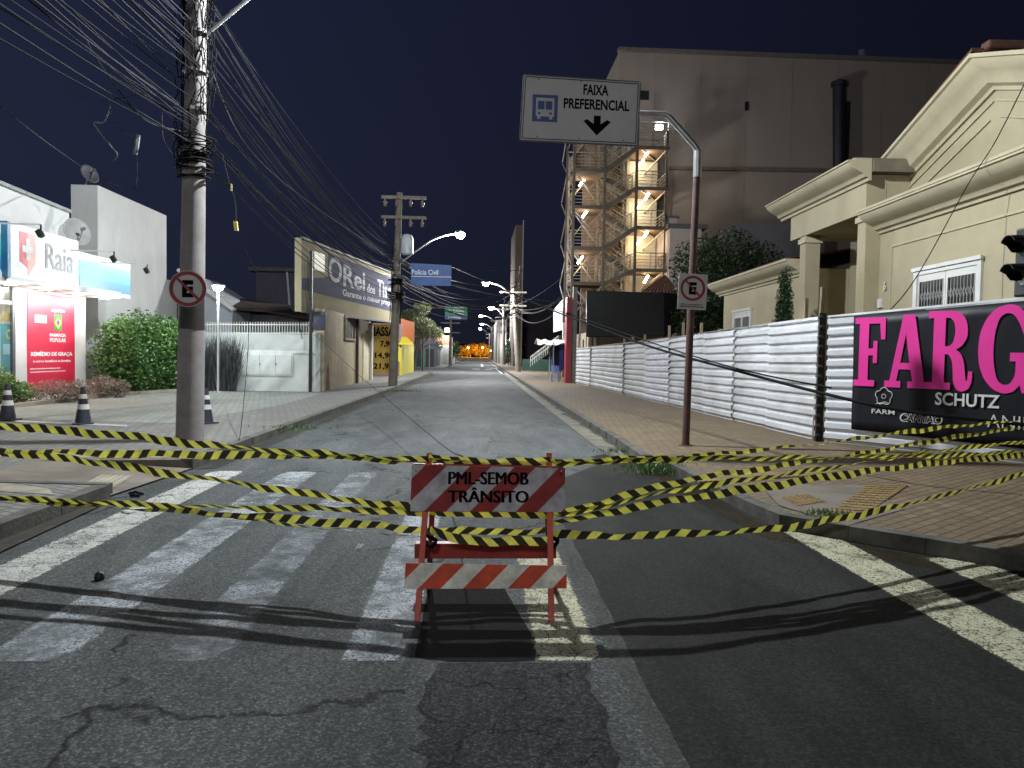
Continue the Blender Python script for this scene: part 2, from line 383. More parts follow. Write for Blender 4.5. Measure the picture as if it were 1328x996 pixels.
# ================================================================== SETTING
m_road = asphalt('asphalt_old', (.066, .070, .071), (.104, .108, .107), speck=.6, spots=.3, tint=(.075, .08, .08), rough=.8, cracks=.7, crack_scale=.45, cmask=.52)
m_new = asphalt('asphalt_new', (.024, .025, .023), (.035, .036, .033), speck=.35, spots=.5, tint=(.045, .042, .034), rough=.75)
m_crk = asphalt('asphalt_cracked', (.030, .030, .031), (.048, .048, .049), speck=.8, cracks=.9, crack_scale=2.6, rough=.85, spec=.05)
m_seam = asphalt('asphalt_seam', (.055, .057, .055), (.08, .082, .076), speck=.4, rough=.7, spots=.5, tint=(.06, .06, .06))
m_gut = mat('gutter_concrete', (.13, .12, .09), .85, var=.4, scale=2.5, bump=.4, dirt=(.04, .035, .025), dirt_amt=.8)
m_kerb = mat('kerb_concrete', (.085, .08, .068), .85, var=.5, scale=4, bump=.6, bscale=25, dirt=(.025, .022, .016), dirt_amt=.9)
m_pavL = bricks('paver_grey', (.18, .175, .16), (.13, .125, .115), (.05, .048, .04), rot=R(30), stain=(.06, .055, .045), stain_amt=.55)
m_lot = bricks('paver_light', (.25, .255, .225), (.19, .2, .175), (.09, .09, .08), rot=R(30), stain=(.1, .1, .08), stain_amt=.5)
m_pavR = bricks('paver_brown', (.185, .13, .065), (.125, .085, .045), (.05, .036, .022), rot=R(-38), stain=(.075, .05, .03), stain_amt=.65)
m_conc = mat('ramp_concrete', (.15, .125, .10), .85, var=.3, scale=2, bump=.4, dirt=(.08, .065, .05), dirt_amt=.7)
m_tact = mat('tactile_cream', (.27, .245, .18), .8, var=.3, scale=6, dirt=(.14, .12, .09), dirt_amt=.8)
m_tacty = mat('tactile_ochre', (.21, .14, .055), .8, var=.35, scale=6, dirt=(.09, .06, .035), dirt_amt=.9)
m_grd = mat('soil', (.03, .03, .025), .95, var=.4, scale=.3)

def sheet(pts, z): return MB().poly([(p[0], p[1], z) for p in pts])
def rect(x0, x1, y0, y1): return [(x0, y0), (x1, y0), (x1, y1), (x0, y1)]
struct('ground', sheet(rect(-1200, 1200, -1200, 1500), -.012), m_grd)
struct('road', sheet(rect(-70, 70, -30, 420), 0), m_road)
rnd = random.Random(3)
def ragged(x, y0, y1, n, amp, rnd=rnd):
    return [(x + rnd.uniform(-amp, amp), y0 + (y1 - y0) * i / n) for i in range(n + 1)]
struct('asphalt_patch', sheet(ragged(.845, 9.3, -6, 40, .02) + [(26, -6), (26, 11.9), (2.2, 11.9), (1.5, 10.6)], .0008), m_new)
struct('asphalt_seam', sheet(ragged(.745, -6, 8.6, 90, .022) + ragged(.848, 8.6, -6, 60, .012), .0016), m_seam)
struct('cracked_patch', sheet(ragged(-.20, 3.93, 1.0, 34, .055) + ragged(.60, 1.0, 3.93, 34, .05), .0012), m_crk)
m_dark = asphalt('asphalt_sealed', (.007, .007, .006), (.013, .013, .012), speck=.4, rough=.9, spec=.03, stain=0)
struct('tar_patch', sheet([(-.3, 5.2), (-.3, 4.0), (-.12, 3.945), (.2, 3.94), (.33, 3.96), (.36, 4.2), (.3, 4.6), (.2, 5.3)], .0012), m_dark)
# zebra crossing
A = (.036, .037, .036)
pw = [paint('crossing_paint', (.42, .42, .39), A, .25), paint('crossing_paint_worn', (.34, .36, .38), A, .5, cracks=False), paint('crossing_paint_faint', (.30, .32, .34), A, .66, cracks=False),
      paint('crossing_paint_cream', (.44, .42, .30), (.025, .024, .022), .3)]
def zbar(x0, x1, y0, y1, m, amp=.012, fade0=.0):
    n = 40; cx = (x0 + x1) / 2; hw = (x1 - x0) / 2; mb = MB(); uv = []
    for i in range(n + 1):
        y = y0 + (y1 - y0) * i / n; e = min(y - y0 + .02, y1 - y + .02)
        for x, u in ((x0, 0), (x0 + .1, .1), (cx, hw), (x1 - .1, .1), (x1, 0)):
            mb.v.append(V3((x + rnd.uniform(-amp, amp) * .3, y, .0026))); uv.append((min(u, e) - (fade0 if y < y0 + 1.0 else 0) * (1 - (y - y0)), y))
    for i in range(n):
        for j in range(4): a = 5*i + j; mb.f.append((a, a+1, a+6, a+5))
    struct('crosswalk_stripe', mb, m, uv=uv)
zbar(-3.44, -3.0, 2.2, 10.2, pw[0])
zbar(-2.52, -2.05, 3.95, 10.2, pw[1], .03)
zbar(-1.64, -1.26, 3.95, 10.2, pw[2], .03)
zbar(-.69, -.31, 3.95, 10.2, pw[1], .012)
zbar(.33, .70, 3.95, 6.3, pw[3], .012)
zbar(2.84, 3.28, 2.9, 7.1, pw[3], .02)
zbar(3.64, 4.1, 3.4, 6.05, pw[3], .02)
# far lane marks
for (x0, x1, y0, y1) in ((-.35, .35, 76, 78.5), (.9, 1.5, 76, 78.5), (2.0, 2.35, 62, 82), (.6, .9, 92, 112), (1.5, 2.2, 82, 84)):
    struct('lane_mark', sheet(rect(x0, x1, y0, y1), .008), mat('lane_white', (.4, .4, .38), .7))

# ---- right pavement with its rounded corner
kerbR = [(2.62, 300), (2.6, 120), (2.55, 60), (2.5, 30), (2.5, 13.5)] + [(g_.x, g_.y) for g_ in (G(832, 603), G(870, 614), G(916, 638), G(960, 661), G(1011, 686), G(1100, 702), G(1200, 719), G(1328, 741))]
d_ = (kerbR[-1][0] - kerbR[-2][0], kerbR[-1][1] - kerbR[-2][1])
kerbR += [(kerbR[-1][0] + d_[0] * 4, kerbR[-1][1] + d_[1] * 4), (kerbR[-1][0] + d_[0] * 22, kerbR[-1][1] + d_[1] * 22)]
print('KERB', [(round(a, 2), round(b, 2)) for a, b in kerbR])
inR = []
for i, (x, y) in enumerate(kerbR):
    a, b = V3((*kerbR[max(i-1, 0)], 0)), V3((*kerbR[min(i+1, len(kerbR)-1)], 0)); t_ = (b - a).normalized()
    inR.append((x - t_.y * .15, y + t_.x * .15))
# dropped kerb between Y 9.6 and 7.4
def kz(i, full=.13): return {7: .115, 8: .115}.get(i, full)
mb = MB()
outer = []
for i, (x, y) in enumerate(inR):
    a, b = V3((*kerbR[max(i-1, 0)], 0)), V3((*kerbR[min(i+1, len(kerbR)-1)], 0)); t_ = (b - a).normalized()
    outer.append((x - t_.y * 1.3, y + t_.x * 1.3))
for i in range(len(inR) - 1):
    a, b, c, d = inR[i], inR[i + 1], outer[i + 1], outer[i]
    mb.poly([(a[0], a[1], kz(i)), (b[0], b[1], kz(i + 1)), (c[0], c[1], .131), (d[0], d[1], .131)])
mb.poly([(x, y, .131) for x, y in outer] + [(70, outer[-1][1], .131), (70, 300, .131)])
struct('sidewalk', mb, m_pavR)
mb = MB()
rk = random.Random(9)
for i in range(len(kerbR) - 1):
    a, b, c, d = V3((*kerbR[i], 0)), V3((*kerbR[i+1], 0)), V3((*inR[i+1], 0)), V3((*inR[i], 0))
    L = (b - a).length; n = max(1, int(L / 1.0)) if i > 1 else max(1, int(L / 6))
    for k in range(n):
        t0, t1 = k / n, (k + 1) / n - .004 / max(L / n, .2)
        p0, p1, q0, q1 = a.lerp(b, t0), a.lerp(b, t1), d.lerp(c, t0), d.lerp(c, t1)
        z0, z1 = kz(i) * (1-t0) + kz(i+1) * t0 + .006, kz(i) * (1-t1) + kz(i+1) * t1 + .006
        j = rk.uniform(-.003, .003)
        p0.x += j; p1.x += j
        mb.poly([(p0.x, p0.y, z0+j), (p1.x, p1.y, z1+j), (q1.x, q1.y, z1+j), (q0.x, q0.y, z0+j)])
        mb.poly([(p0.x, p0.y, -.01), (p1.x, p1.y, -.01), (p1.x, p1.y, z1+j), (p0.x, p0.y, z0+j)])
struct('kerb', mb, m_kerb)
struct('gutter', sheet([(2.17, 200), (2.15, 60), (2.1, 30), (2.1, 13), (2.3, 11.4), (2.53, 13.5), (2.53, 30), (2.58, 60), (2.6, 200)], .008), m_gut)
# dirt that gathers against the kerb
m_dirt = mat('gutter_dirt', (.03, .026, .017), .95, var=.6, scale=8, bump=.8, bscale=30)
pts = [(2.5 - abs(rnd.gauss(.07, .06)) - .02, y * .5) for y in range(24, 90)] + [(2.53, 45), (2.53, 12)]
struct('gutter_dirt', sheet(pts, .014), m_dirt)
pts = [(2.1, 12.4)] + [(x - .06, y - .05) for x, y in kerbR[5:14]] + [(x - .3, y - .34) for x, y in reversed(kerbR[5:14])] + [(1.8, 12.0)]
struct('gutter_dirt', sheet(pts, .0018), asphalt('gutter_soil', (.022, .018, .013), (.04, .031, .02), speck=.5, rough=.9))
# concrete apron of the ramp + ochre tactile tiles
def gsheet(name, px, z, m):
    struct(name, MB().poly([G(x, y, z) for x, y in px]), m)
gsheet('ramp_apron', [(985, 628), (1120, 629), (1172, 660), (1100, 681), (1052, 668), (1010, 655)], .136, m_conc)
def tactile(px, z, nu, nv, m, bars=False):
    """tiles with raised dots or bars between four corners on the pavement"""
    a, b, c, d = [G(x, y, z) for x, y in px]; mb = MB().poly([a, b, c, d])
    def q(u, v): return a.lerp(b, u).lerp(d.lerp(c, u), v)
    for i in range(nu):
        for j in range(nv):
            u0, u1 = (i + .25) / nu, (i + .75) / nu; v0, v1 = ((j + .05) / nv, (j + .95) / nv) if bars else ((j + .25) / nv, (j + .75) / nv)
            mb.prism([q(u0, v0), q(u1, v0), q(u1, v1), q(u0, v1)], (0, 0, .006))
    struct('tactile_paving', mb, m)
tactile([(1012, 645), (1046, 640), (1070, 650), (1035, 656)], .140, 8, 8, m_tacty)
tactile([(1072, 668), (1128, 627), (1178, 629), (1115, 672)], .140, 14, 5, m_tacty, True)
tactile([(905, 617), (1060, 610), (1068, 616), (905, 625)], .140, 26, 3, m_tacty, True)
# ---- left pavement
kzL = .13
mb = MB()
mb.poly([(x, y, kzL) for x, y in [(-3.35, 57), (-3.55, 30), (-3.85, 13), (-3.87, 10.3), (-5.6, 10.1), (-5.6, 8.5), (-4.02, 8.35), (-4.02, -6), (-60, -6), (-60, 57)]])
struct('sidewalk', mb, m_pavL)
mb = MB().poly([(-5.6, 8.5, kzL), (-3.87, 8.35, .02), (-3.72, 10.3, .02), (-5.6, 10.1, kzL)])
mb.poly([(-4.02, 8.35, kzL), (-3.87, 8.35, .02), (-5.6, 8.5, kzL)]).poly([(-3.87, 10.3, kzL), (-3.72, 10.3, .02), (-5.6, 10.1, kzL)])
struct('ramp', mb, m_conc)
struct('sidewalk', MB().box(-60, -3.2, 76, 300, 0, .13), m_pavL)
mb = MB()
def kerb_run(pts, w, z, step):
    for (a, b) in zip(pts, pts[1:]):
        a, b = V3((*a, 0)), V3((*b, 0)); L = (b - a).length; n = max(1, int(L / step)); d = (b - a).normalized(); s = V3((-d.y, d.x, 0))
        for k in range(n):
            p, q = a.lerp(b, k / n), a.lerp(b, (k + 1) / n - .004 / L); j = rk.uniform(-.008, .008)
            mb.prism([p + s*j, q + s*j, q + s*w, p + s*w], (0, 0, z + j * .6))
kerb_run([(-3.2, 57), (-3.4, 30), (-3.7, 13), (-3.72, 10.3)], -.16, .136, 1.0)
kerb_run([(-3.87, 8.35), (-3.87, -6)], -.16, .136, .9)
kerb_run([(-5.6, 8.47), (-3.9, 8.33)], .12, .138, .9)
kerb_run([(-3.04, 300), (-3.04, 76)], -.16, .136, 4)
kerb_run([(-60, 57.1), (-3.2, 57.1)], .12, .136, 2)
struct('kerb', mb, m_kerb)
struct('gutter', sheet([(-3.18, 57), (-3.38, 30), (-3.68, 13), (-3.7, 10.3), (-3.45, 10.4), (-3.4, 13), (-3.1, 30), (-2.9, 57)], .006), asphalt('gutter_grey', (.04, .042, .036), (.07, .07, .06), speck=.4, rough=.8))
struct('gutter_dirt', sheet([(-3.84, 8.3), (-3.84, -6), (-3.5, -6), (-3.55, 2), (-3.62, 6), (-3.74, 8.2)], .016), m_dirt)
struct('forecourt', sheet([(-11.1, 16), (-5.9, 15.2), (-5.2, 20), (-5.2, 27), (-11.1, 27)], kzL + .005), m_lot)
m_line = mat('faded_line', (.36, .36, .34), .8, var=.3, scale=6)
gsheet('bay_line', [(20, 545), (165, 551), (165, 553), (20, 547)], kzL + .01, m_line)
tactile([(25, 587), (236, 589), (236, 594), (25, 594)], kzL + .004, 60, 3, m_tact)
def rampG(px, py):
    z = .08
    for _ in range(6): g = G(px, py, z); z = .02 + max(0, min(1, (-3.8 - g.x) / 1.8)) * .11
    return g + V3((0, 0, .008))
q4 = [rampG(*q) for q in ((98, 634), (132, 616), (172, 618), (140, 637))]; mb = MB().poly(q4)
for j in range(5):
    v0, v1 = (j + .2) / 5, (j + .8) / 5; lo = [q4[0].lerp(q4[3], v0), q4[1].lerp(q4[2], v0), q4[1].lerp(q4[2], v1), q4[0].lerp(q4[3], v1)]; mb.prism(lo, (0, 0, .006))
struct('tactile_paving', mb, m_tact)
gsheet('tactile_paving', [(0, 626), (0, 637), (70, 641), (62, 633)], kzL + .004, m_tact)

# weeds
lm = leafmat('weed_green', (.03, .075, .015), (.07, .14, .03))
def weed(px, py, n, h, label, z=.01, spread=.25):
    r = random.Random(int(px * 7 + py)); mb = MB(); g = G(px, py, z)
    for _ in range(n):
        p = g + V3((r.gauss(0, spread), r.gauss(0, spread * .7), 0)); t = V3((r.gauss(0, .5), r.gauss(0, .5), 1)) * h * r.uniform(.4, 1)
        s = V3((r.gauss(0, 1), r.gauss(0, 1), 0)).normalized() * .008
        mb.poly([p - s, p + s, p + t * .6 + s * .7, p + t, p + t * .6 - s * .7])
    solo('weed', mb, lm, label, 'weeds')
weed(862, 612, 420, .16, 'clump of green weeds in the gutter at the right street corner', .02, .22)
weed(845, 603, 160, .12, 'thin weeds beside the bigger clump at the right corner kerb', .02, .16)
weed(800, 586, 90, .08, 'few low weeds along the right gutter just before the corner', .02, .2)
weed(378, 556, 160, .1, 'low green weeds along the left kerb beyond the crossing', .1, .3)
weed(520, 508, 200, .15, 'weeds growing at the foot of the distant pole by left kerb', .13, .45)
weed(1075, 668, 120, .07, 'small weeds at the edge of the ochre tactile tiles', .13, .1)
# litter
solo('litter_lump', MB().lathe(G(129, 752, 0), [(.0, .0), (.03, .002), (.034, .02), (.028, .045), (.012, .058), (.004, .06)], 12), mat('black_lump', (.012, .012, .012), .5), 'small round black lump lying on the asphalt between crossing stripes', 'litter', smooth=True)
mb = MB(); g = G(463, 712, .012)
for k in range(6):
    a = V3((rnd.uniform(-.03, .03), rnd.uniform(-.03, .03), rnd.uniform(0, .02))); mb.poly([g + a, g + a + V3((.03, .01, .015)), g + a + V3((.01, .03, .02))])
solo('crumpled_paper', mb, mat('paper', (.5, .48, .44), .8), 'tiny crumpled white paper on the crossing left of the barricade', 'litter')
mb = MB().tube([G(168, 640, .16), G(176, 638, .19), G(186, 641, .16)], .015, 6).tube([G(170, 643, .15), G(180, 643, .16)], .02, 6)
solo('rag', mb, mat('dark_rag', (.02, .018, .016), .9), 'small dark rag lying on the left kerb ramp', 'litter')

# ================================================================== SKY
w = bpy.data.worlds.new('World'); scene.world = w; w.use_nodes = True
nt = w.node_tree; L = nt.links.new; bg = nt.nodes['Background']
tc = nd(nt, 'ShaderNodeTexCoord'); sp = nd(nt, 'ShaderNodeSeparateXYZ'); L(tc.outputs['Generated'], sp.inputs[0])
ramp = nd(nt, 'ShaderNodeValToRGB'); L(mth(nt, 'ADD', sp.outputs[2], .0), ramp.inputs[0])
e = ramp.color_ramp.elements
e[0].position = 0.0; e[0].color = (.0075, .0095, .0175, 1); e[1].position = .75; e[1].color = (.0045, .0055, .0135, 1)
k = e.new(.2); k.color = (.0085, .0105, .0235, 1); k = e.new(.42); k.color = (.0078, .0095, .0235, 1)
# the town's glow on the left is bluer than the dark behind the big building
mrx = nd(nt, 'ShaderNodeMapRange'); mrx.inputs[1].default_value = -.55; mrx.inputs[2].default_value = .5; mrx.inputs[3].default_value = 1.55; mrx.inputs[4].default_value = .48
L(sp.outputs[0], mrx.inputs[0])
sk = nd(nt, 'ShaderNodeTexSky', sky_type='NISHITA'); sk.sun_disc = False; sk.sun_elevation = R(-6); sk.sun_rotation = R(120)
s1 = nd(nt, 'ShaderNodeVectorMath', operation='SCALE'); L(ramp.outputs[0], s1.inputs[0]); L(mrx.outputs[0], s1.inputs['Scale'])
s2 = nd(nt, 'ShaderNodeVectorMath', operation='SCALE'); L(sk.outputs[0], s2.inputs[0]); s2.inputs['Scale'].default_value = .02
ad = nd(nt, 'ShaderNodeVectorMath', operation='ADD'); L(s1.outputs[0], ad.inputs[0]); L(s2.outputs[0], ad.inputs[1])
L(ad.outputs[0], bg.inputs['Color']); bg.inputs['Strength'].default_value = 1.0
# ================================================================== BARRICADE
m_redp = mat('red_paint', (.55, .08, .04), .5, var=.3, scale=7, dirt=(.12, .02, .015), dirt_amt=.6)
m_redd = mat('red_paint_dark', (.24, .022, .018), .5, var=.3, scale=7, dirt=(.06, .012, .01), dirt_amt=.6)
m_blk = mat('black_print', (.005, .005, .006), .8, spec=.05)
bar = thing('barricade', 'red and white A-frame traffic barricade lettered PML-SEMOB standing on the zebra crossing', 'barricade', (.09, 4.95, 0))
FL, FR = G(541, 808), G(715, 808)          # front feet
TL, TR = P(557, 588, 4.98), P(712, 588, 4.98)
for foot, top in ((FL, TL), (FR, TR)):
    d = (top - foot).normalized()
    obj('leg', MB().beam(foot + V3((0, 0, .01)), top, .036, .028, up=(0, -1, 0)), m_redp, bar, bevel=.003)
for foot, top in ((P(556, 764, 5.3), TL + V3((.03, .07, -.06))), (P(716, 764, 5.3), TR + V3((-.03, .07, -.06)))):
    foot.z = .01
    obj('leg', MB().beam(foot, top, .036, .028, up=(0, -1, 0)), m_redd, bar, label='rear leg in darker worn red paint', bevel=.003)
def board(name, px, Y, depthtop, mm, parent, th=.02, label=None):
    """flat board between four photo corners at distance Y (bottom) / depthtop (top)"""
    a, b, c, d = P(*px[0], Y), P(*px[1], Y), P(*px[2], depthtop), P(*px[3], depthtop)
    r = (b - a).normalized(); u = (d - a); u = (u - r * u.dot(r)).normalized(); n = r.cross(u)   # n faces the viewer? r x u = -Y side
    mb = MB().prism([a, b, c, d], -n * th)
    o = obj(name, mb, mm, parent, uv=lambda p: ((p - a).dot(r), (p - a).dot(u)), label=label, bevel=.002)
    return a, b, c, d, r, u, n
st_top = stripes_mat('board_stripes', (.30, .024, .02), (.48, .455, .465), .285, -.98, .52, .22, wear=.25, rough=.75)
st_low = stripes_mat('board_stripes_low_lit', (.62, .075, .03), (.80, .77, .66), .268, -1.0, .5, .2, wear=.25, rough=.75)  # brighter copy of the board stripes, light bounced off the road painted in
a, b, c, d, r, u, n = board('sign_board', [(532, 663), (733, 664), (733, 607), (534, 603)], 4.775, 4.875, st_top, bar, .018, 'upper board with diagonal stripes and black lettering')
cc = (a + b + c + d) / 4
text('PML-SEMOB', .09, cc + u * .066 + n * .005 + r * .0, r, u, m_blk, bar, width=.50, height=.080, fat=.0042)
text('TRÂNSITO', .09, cc - u * .04 + n * .005 + r * .0, r, u, m_blk, bar, width=.50, height=.095, fat=.0045)
board('lower_board', [(524, 764), (735, 763), (735, 734), (526, 730)], 4.565, 4.59, st_low, bar, .018, 'lower board with diagonal red and white stripes')
a2, b2 = P(538, 713, 5.06), P(721, 713, 5.06)
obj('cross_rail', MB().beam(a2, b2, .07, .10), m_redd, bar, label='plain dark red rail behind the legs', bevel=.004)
obj('top_rail', MB().beam(P(536, 604, 4.99), P(730, 607, 4.99), .03, .03), m_redd, bar)
for px, py in ((558, 697), (716, 697)):
    obj('tie_knot', MB().tube(catmull([P(px - 6, py - 6, 4.78), P(px, py, 4.74), P(px + 7, py + 4, 4.78), P(px + 2, py + 12, 4.76), P(px - 5, py + 6, 4.8)], 4), .014, 6), m_blk, bar)
mb = MB()
for px, py in ((538, 608), (728, 611), (540, 657), (727, 658)): mb.disc(P(px, py, 4.79), (0, -1, 0), .006, .004, 8)
obj('bolt', mb, mat('bolt_metal', (.3, .3, .3), .4, .8), bar)

# ================================================================== TAPES
tapemat = stripes_mat('barrier_tape', (.026, .022, .014), (.84, .80, .14), .125, .9, .5, 0, rough=.55, wear=.2, trans=.15)
tapemat2 = stripes_mat('barrier_tape_reverse', (.026, .022, .014), (.84, .80, .14), .125, -.9, .5, .3, rough=.55, wear=.2, trans=.15)
def tape(keys, label, width=.062, tw=(0, 0), m=None, seed=1, tape_face=None):
    """keys: (px, py, Y). ribbon hung along them, slowly turning about its own length"""
    r = random.Random(seed)
    if keys[0][0] == -60:
        (xa, ya, Ya), (xb, yb, Yb) = keys[0], keys[1]; keys = [(-170, ya - 110 * (yb - ya) / (xb - xa), Ya)] + keys[1:]
    def ym(x, Y): return YB + (Y - YB) * (.32 if x < 556 else 1) if x <= 716 else YB + 2.3 * max(0, (Y - YB) / 3.37) ** 1.7
    pts = catmull([P(x, y, ym(x, Y)) for x, y, Y in keys], 16); n = len(pts)
    mb = MB(); uv = []; s = 0; ph = r.uniform(0, 6)
    for i, p in enumerate(pts):
        t = (pts[min(i+1, n-1)] - pts[max(i-1, 0)]).normalized()
        if i: s += (pts[i] - pts[i-1]).length
        up = V3((0, 0, 1)); up = (up - t * up.dot(t)).normalized(); side = t.cross(up)
        ang = tw[0] + (tw[1] - tw[0]) * i / n + .30 * math.sin(s * 2.1 + ph) + .22 * math.sin(s * 6.3 + ph * 2) + .1 * math.sin(s * 17 + ph)
        a = up * math.cos(ang) + side * math.sin(ang)
        p = p + V3((0, 0, .006 * math.sin(s * 9 + ph) + .004 * math.sin(s * 23 + ph)))
        wl = width / 2 * (1 - .28 * max(0, math.sin(s * 3.1 + ph * 1.7)) ** 3); wr = width / 2 * (1 - .2 * max(0, math.sin(s * 4.7 + ph)) ** 4)
        mb.v += [p - a * wl, p + a * wr]; uv += [(s, 0), (s, width)]
        if i: k = 2 * i; mb.f.append((k-2, k, k+1, k-1))
    o = solo('barrier_tape', mb, m or tapemat, label, 'tape', 'black and yellow barrier tapes', uv=uv)
    return o
YB = 4.93
tape([(-60, 548, 8.0), (100, 560, 7.0), (240, 574, 6.35), (400, 588, 5.6), (556, 597, YB)], 'uppermost yellow and black tape running from the left edge to the barricade top', tw=(.2, .7), seed=1)
tape([(-60, 583, 8.0), (150, 588, 6.9), (300, 590, 6.2), (430, 594, 5.5), (556, 600, YB)], 'second tape from the top on the left, nearly level, crossing the pole foot', tw=(.5, .9), seed=2, m=tapemat2)
tape([(-60, 581, 8.0), (60, 592, 7.3), (150, 604, 6.8), (330, 630, 5.9), (440, 647, 5.4), (548, 660, YB)], 'left tape sloping down from the kerb to below the barricade board', tw=(.5, .4), seed=3)
tape([(-60, 641, 8.0), (60, 649, 7.3), (190, 655, 6.6), (300, 658, 6.0), (420, 660, 5.4), (550, 664, YB + .06)], 'straight tape on the left, upper of the pair meeting the barricade legs', tw=(1.1, .3), seed=4)
tape([(-60, 646, 8.0), (60, 652, 7.3), (190, 661, 6.6), (300, 668, 6.0), (430, 677, 5.4), (556, 688, YB), (640, 690, YB + .05), (716, 687, YB)], 'tape on the left sagging lower and passing between the barricade legs', tw=(1.1, .1), seed=5, m=tapemat2)
tape([(-60, 649, 8.0), (100, 656, 7.1), (250, 665, 6.3), (340, 676, 5.9), (440, 687, 5.4), (556, 696, 4.76)], 'thin twisted lowest tape on the left tied to the front leg', width=.035, tw=(1.25, 1.1), seed=6)
tape([(558, 688, 4.75), (600, 699, 4.72), (660, 702, 4.72), (716, 703, 4.74)], 'short tape drooping in front of the red rail of the barricade', tw=(.3, .0), seed=7)
tape([(556, 595, YB), (600, 598, 5.0), (660, 600, 5.0), (714, 599, YB)], 'tape stretched between the two barricade posts above the board', tw=(.1, .2), seed=8)
tape([(556, 599, YB + .02), (630, 602, 5.03), (714, 602, YB + .03)], 'second tape between the barricade posts, just under the other', tw=(.3, .3), seed=28, m=tapemat2)
tape([(556, 662, 5.1), (640, 666, 5.15), (716, 668, 5.1)], 'tape behind the barricade directly below the lettered board', tw=(.2, .2), seed=9)
RX = 1350
tape([(714, 597, YB), (800, 597, 5.3), (890, 592, 5.8), (1075, 574, 6.7), (1200, 557, 7.5), (RX, 543, 8.3)], 'uppermost tape on the right, rising across the foot of the white fence', width=.055, tw=(.9, .9), seed=10)
tape([(714, 601, YB + .02), (800, 599, 5.3), (890, 595, 5.8), (1000, 594, 6.3), (1120, 592, 6.95), (1240, 590, 7.6), (RX, 584, 8.3)], 'nearly level right tape passing the foot of the sign pole', width=.055, tw=(.9, .8), seed=11, m=tapemat2)
tape([(716, 666, 4.9), (780, 652, 5.2), (880, 625, 5.7), (1000, 606, 6.3), (1120, 588, 6.95), (1220, 570, 7.5), (RX, 551, 8.3)], 'right tape climbing steeply from the barricade board to the banner', width=.05, tw=(.3, .7), seed=12)
tape([(716, 672, 4.9), (800, 652, 5.3), (900, 632, 5.8), (1000, 618, 6.3), (1120, 600, 6.95), (1220, 584, 7.5), (RX, 571, 8.3)], 'middle right tape, second of the three that fan from the board', width=.05, tw=(.6, .9), seed=13, m=tapemat2)
tape([(716, 681, 4.9), (790, 664, 5.25), (900, 645, 5.8), (1000, 630, 6.3), (1120, 612, 6.95), (1220, 600, 7.5), (RX, 588, 8.3)], 'broad right tape, third of the fan, flat and wide over the pavement', width=.062, tw=(.2, .25), seed=14)
tape([(716, 693, 4.76), (780, 695, 5.0), (860, 693, 5.4), (980, 688, 6.0), (1080, 674, 6.55), (1200, 648, 7.3), (RX, 609, 8.3)], 'lowest tape on the right, tied to the barricade leg and rising to the edge', width=.055, tw=(0, .5), seed=15, m=stripes_mat('barrier_tape_forward', (.026, .022, .014), (.84, .79, .14), .16, -.7, .5, .3, rough=.55, wear=.2, trans=.15))

# ================================================================== POLES
m_pole = mat('pole_concrete', (.27, .24, .235), .85, var=.22, scale=3, bump=.3, bscale=30, dirt=(.15, .13, .12), dirt_amt=.5)
m_poled = mat('pole_concrete_far', (.20, .17, .14), .85, var=.3, scale=2, dirt=(.09, .075, .06), dirt_amt=.6)
m_cable = mat('cable_black', (.010, .010, .011), .8, spec=.1)
m_cabg = mat('cable_grey', (.034, .034, .038), .8, spec=.1)
m_steel = mat('galvanised', (.34, .34, .34), .4, .7, var=.2, scale=5)
m_grey = mat('grey_paint', (.25, .26, .27), .5)
rc = random.Random(21)
def coil(mb, c, r, n, rr, rnd=rc):
    for _ in range(n):
        a0 = rnd.uniform(0, 6); R1 = r * rnd.uniform(.8, 1.5); dz = rnd.uniform(-.16, .16); ti = rnd.uniform(-.35, .35)
        mb.tube([V3(c) + V3((R1 * math.cos(a0 + t), R1 * math.sin(a0 + t), dz + ti * R1 * math.cos(t))) for t in [6.283 * k / 16 for k in range(17)]], rr, 5)
base = G(246, 571, .13)
P1 = V3((base.x, base.y, 0)); p1top = P(255, 0, P1.y + .0)
lean = V3(((p1top - base).x / (p1top.z - base.z), 0, 1))
def on1(z, off=(0, 0)): return V3((P1.x + lean.x * z + off[0], P1.y + off[1], z))
up1 = thing('utility_pole', 'big round concrete utility pole with black band rising from the left pavement', 'utility pole', (P1.x, P1.y, .13))
obj('shaft', MB().tube([on1(.1), on1(5), on1(10.5)], [.215, .165, .12], 24), m_pole, up1, smooth=True)
obj('painted_band', MB().tube([on1(1.90), on1(2.46)], [.202, .196], 24), mat('band_black', (.03, .026, .026), .6, dirt=(.09, .08, .08), dirt_amt=.5), up1, smooth=True)
mb = MB(); coil(mb, on1(4.45), .2, 16, .012); coil(mb, on1(4.75), .22, 10, .010)
obj('cable_coil', mb, m_cable, up1)
mb = MB()
for k in range(80):       # cables that climb the pole in a tangle
    a = rc.uniform(0, 6.28); z0 = rc.uniform(4.3, 7.6); z1 = z0 + rc.uniform(.3, 2.2); rr = .17 + rc.uniform(0, .12)
    mb.tube([on1(z0 + (z1-z0)*t, (rr*math.cos(a + t*rc.uniform(-1, 1)), rr*math.sin(a + t*rc.uniform(-1, 1)))) for t in (0, .2, .4, .6, .8, 1)], .008, 5)
obj('cable_tangle', mb, m_cable, up1)
for z in (5.3, 5.9, 6.5, 7.2):
    obj('clamp', MB().disc(on1(z), (0, 0, 1), .2, .05, 18, .15), m_steel, up1)
